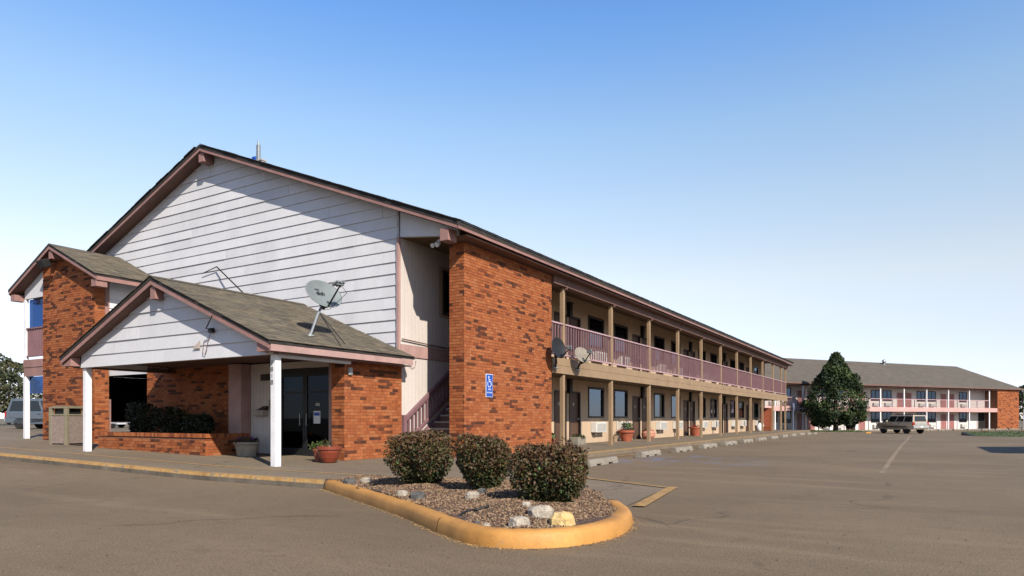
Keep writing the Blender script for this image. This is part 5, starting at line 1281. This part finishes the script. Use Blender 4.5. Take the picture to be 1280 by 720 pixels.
p = W(37.2, 78.5); tree('evergreen_tree', (p.x, p.y, zlot(p.x, p.y)), 'dense dark green evergreen tree standing before the pink motel block', 'tree', 9.0, 7.2, 24000, [M['conifer_a'], M['conifer_b']], 5, 'cone', .15, .9, tr=.26)
for i, (r, d, h, w, lab) in enumerate(((-57.2, 75, 8.0, 6.0, 'tall dusty green tree behind the van'), (-60.5, 82, 7.5, 7, 'broad olive tree beyond the wooden fence'), (-61.5, 92, 4.2, 5, 'low round tree behind the house roof'))):
    p = W(r, d); tree('street_tree', (p.x, p.y, zlot(p.x, p.y)), lab, 'tree', h, w, 5200, [M['tree_a'], M['tree_b']], 60 + i, 'round', .17, 1.4, 'trees past the van')
p = W(89.5, 118); tree('street_tree', (p.x, p.y, zlot(p.x, p.y)), 'bluish tree showing past the brick end of the pink block', 'tree', 7.5, 5.5, 4200, [M['tree_a'], M['tree_a']], 71, 'round', .2, 1.2)
# house and fence past the van
p = W(-58.5, 90); s = wthing('house', (p.x, p.y, zlot(p.x, p.y)), 'small house with brown gabled roof far behind the van', 'house', rz=YAW + R(12))
b = MB(); b.box(-5, 5, 0, 8, -.2, 2.6); b.build('wall', M['house'], s)
b = MB(); b.prism([(-5.4, -.4, 2.5), (5.4, -.4, 2.5), (0, -.4, 4.6)], (0, 8.8, 0)); b.build('roof', M['wood'], s)
for x in (-2.8, 2.2):
    b = MB(); b.box(x, x + 1.2, -.05, .0, .9, 2.0); wf = b.build('window', M['post_white'], s); b = MB(); b.box(x + .08, x + 1.12, -.062, -.052, .98, 1.92); b.build('pane', M['carglass'], wf)
b = MB(); b.box(-.5, .45, -.04, 0, 0, 2.05); b.build('door', M['brown'], s)
p0 = W(-60, 60); p1 = W(-46.5, 60); s = wthing('board_fence', (p0.x, p0.y, zlot(p0.x, p0.y)), 'weathered wooden board fence at the edge of the lot behind the van', 'fence', rz=YAW)
bm = MB(); bm.box(-.075, .075, -.012, .012, 0, 1.75); fme = bm.mesh('fence_board', M['wood']); rd = random.Random(3)
for i in range(84):
    o = D.objects.new('fence_board', fme); COL.objects.link(o); o.parent = s; o.location = (i * .16, 0, -.03 + rd.uniform(-.03, .03)); o.scale = (1, 1, 1 + rd.uniform(-.03, .03))
b = MB(); b.box(0, 13.4, .015, .06, .35, .45); b.box(0, 13.4, .015, .06, 1.25, 1.35); b.build('rail', M['wood'], s)
# grass islands with kerbs
def island(pts, name, kerb_m, end=None):
    b = MB(); zs = [zlot(x, y) for x, y in pts]; z = sum(zs) / len(zs)
    b.prism([(x, y, z - .3) for x, y in pts], (0, 0, .43)); o = tag(b.build(name, M['grass']), kind='structure')
    b = MB(); n = len(pts)
    for i in range(n):
        p, q = Vector((*pts[i], 0)), Vector((*pts[(i + 1) % n], 0)); t = (q - p).normalized(); s_ = Vector((t.y, -t.x, 0)) * .16
        b.prism([(p.x, p.y, z - .3), (q.x, q.y, z - .3), (q.x + s_.x, q.y + s_.y, z - .3), (p.x + s_.x, p.y + s_.y, z - .3)], (0, 0, .415), 1 if (end is not None and i in end) else 0)
    tag(b.build('island_kerb', [kerb_m, M['yellow']]), kind='structure')
    rd = random.Random(len(pts)); b = MB(); c = Vector((sum(p[0] for p in pts) / n, sum(p[1] for p in pts) / n)); x0, x1 = min(p[0] for p in pts), max(p[0] for p in pts); y0, y1 = min(p[1] for p in pts), max(p[1] for p in pts); k = 0
    while k < 2600:
        x, y = rd.uniform(x0, x1), rd.uniform(y0, y1); k += 1
        if not inside(x, y, pts): continue
        a = rd.uniform(0, 6.28); hgt = rd.uniform(.05, .14); w_ = .03; b.add([(x - w_ * math.cos(a), y - w_ * math.sin(a), z + .13), (x + w_ * math.cos(a), y + w_ * math.sin(a), z + .13), (x + rd.uniform(-.05, .05), y + rd.uniform(-.05, .05), z + .13 + hgt)], [(0, 1, 2)])
    tag(b.build('grass', M['blade']), kind='stuff')
def wq(r, d): v = W(r, d); return (v.x, v.y)
island([wq(30.0, 74.5), wq(37.6, 72.8), wq(38.4, 73.2), wq(40.0, 80), wq(32.5, 82)], 'grass_island', M['curb_side'], end=(1,))
island([wq(31.9, 46.8), wq(32.3, 42.6), wq(34.0, 40.0), wq(50, 44), wq(56, 66), wq(41, 62)], 'grass_island', M['plastic'], end=(2,))
# assumed flat roof out of view, added to cast a shadow on the lot
c0 = Vector(wq(21.6, 21.5)); e1 = Vector(wq(1, .0)).normalized(); e2 = Vector(wq(-.5, -.86)).normalized()
s = wthing('shadow_canopy', (c0.x, c0.y, 0), 'unseen flat roof on posts, added to shade the lot', 'shadow_canopy')
b = MB(); b.prism([(0, 0, 4.4), (e1.x * 9, e1.y * 9, 4.4), (e1.x * 9 + e2.x * 5.5, e1.y * 9 + e2.y * 5.5, 4.4), (e2.x * 5.5, e2.y * 5.5, 4.4)], (0, 0, .35)); b.build('roof', M['post_white'], s)
for k in ((2.5, 1.2), (7.5, 1.2), (2.5, 4.3), (7.5, 4.3)):
    q = e1 * k[0] + e2 * k[1]; b = MB(); b.box(q.x - .12, q.x + .12, q.y - .12, q.y + .12, -.2, 4.399); b.build('post', M['post_white'], s)
bpy.context.view_layer.update()
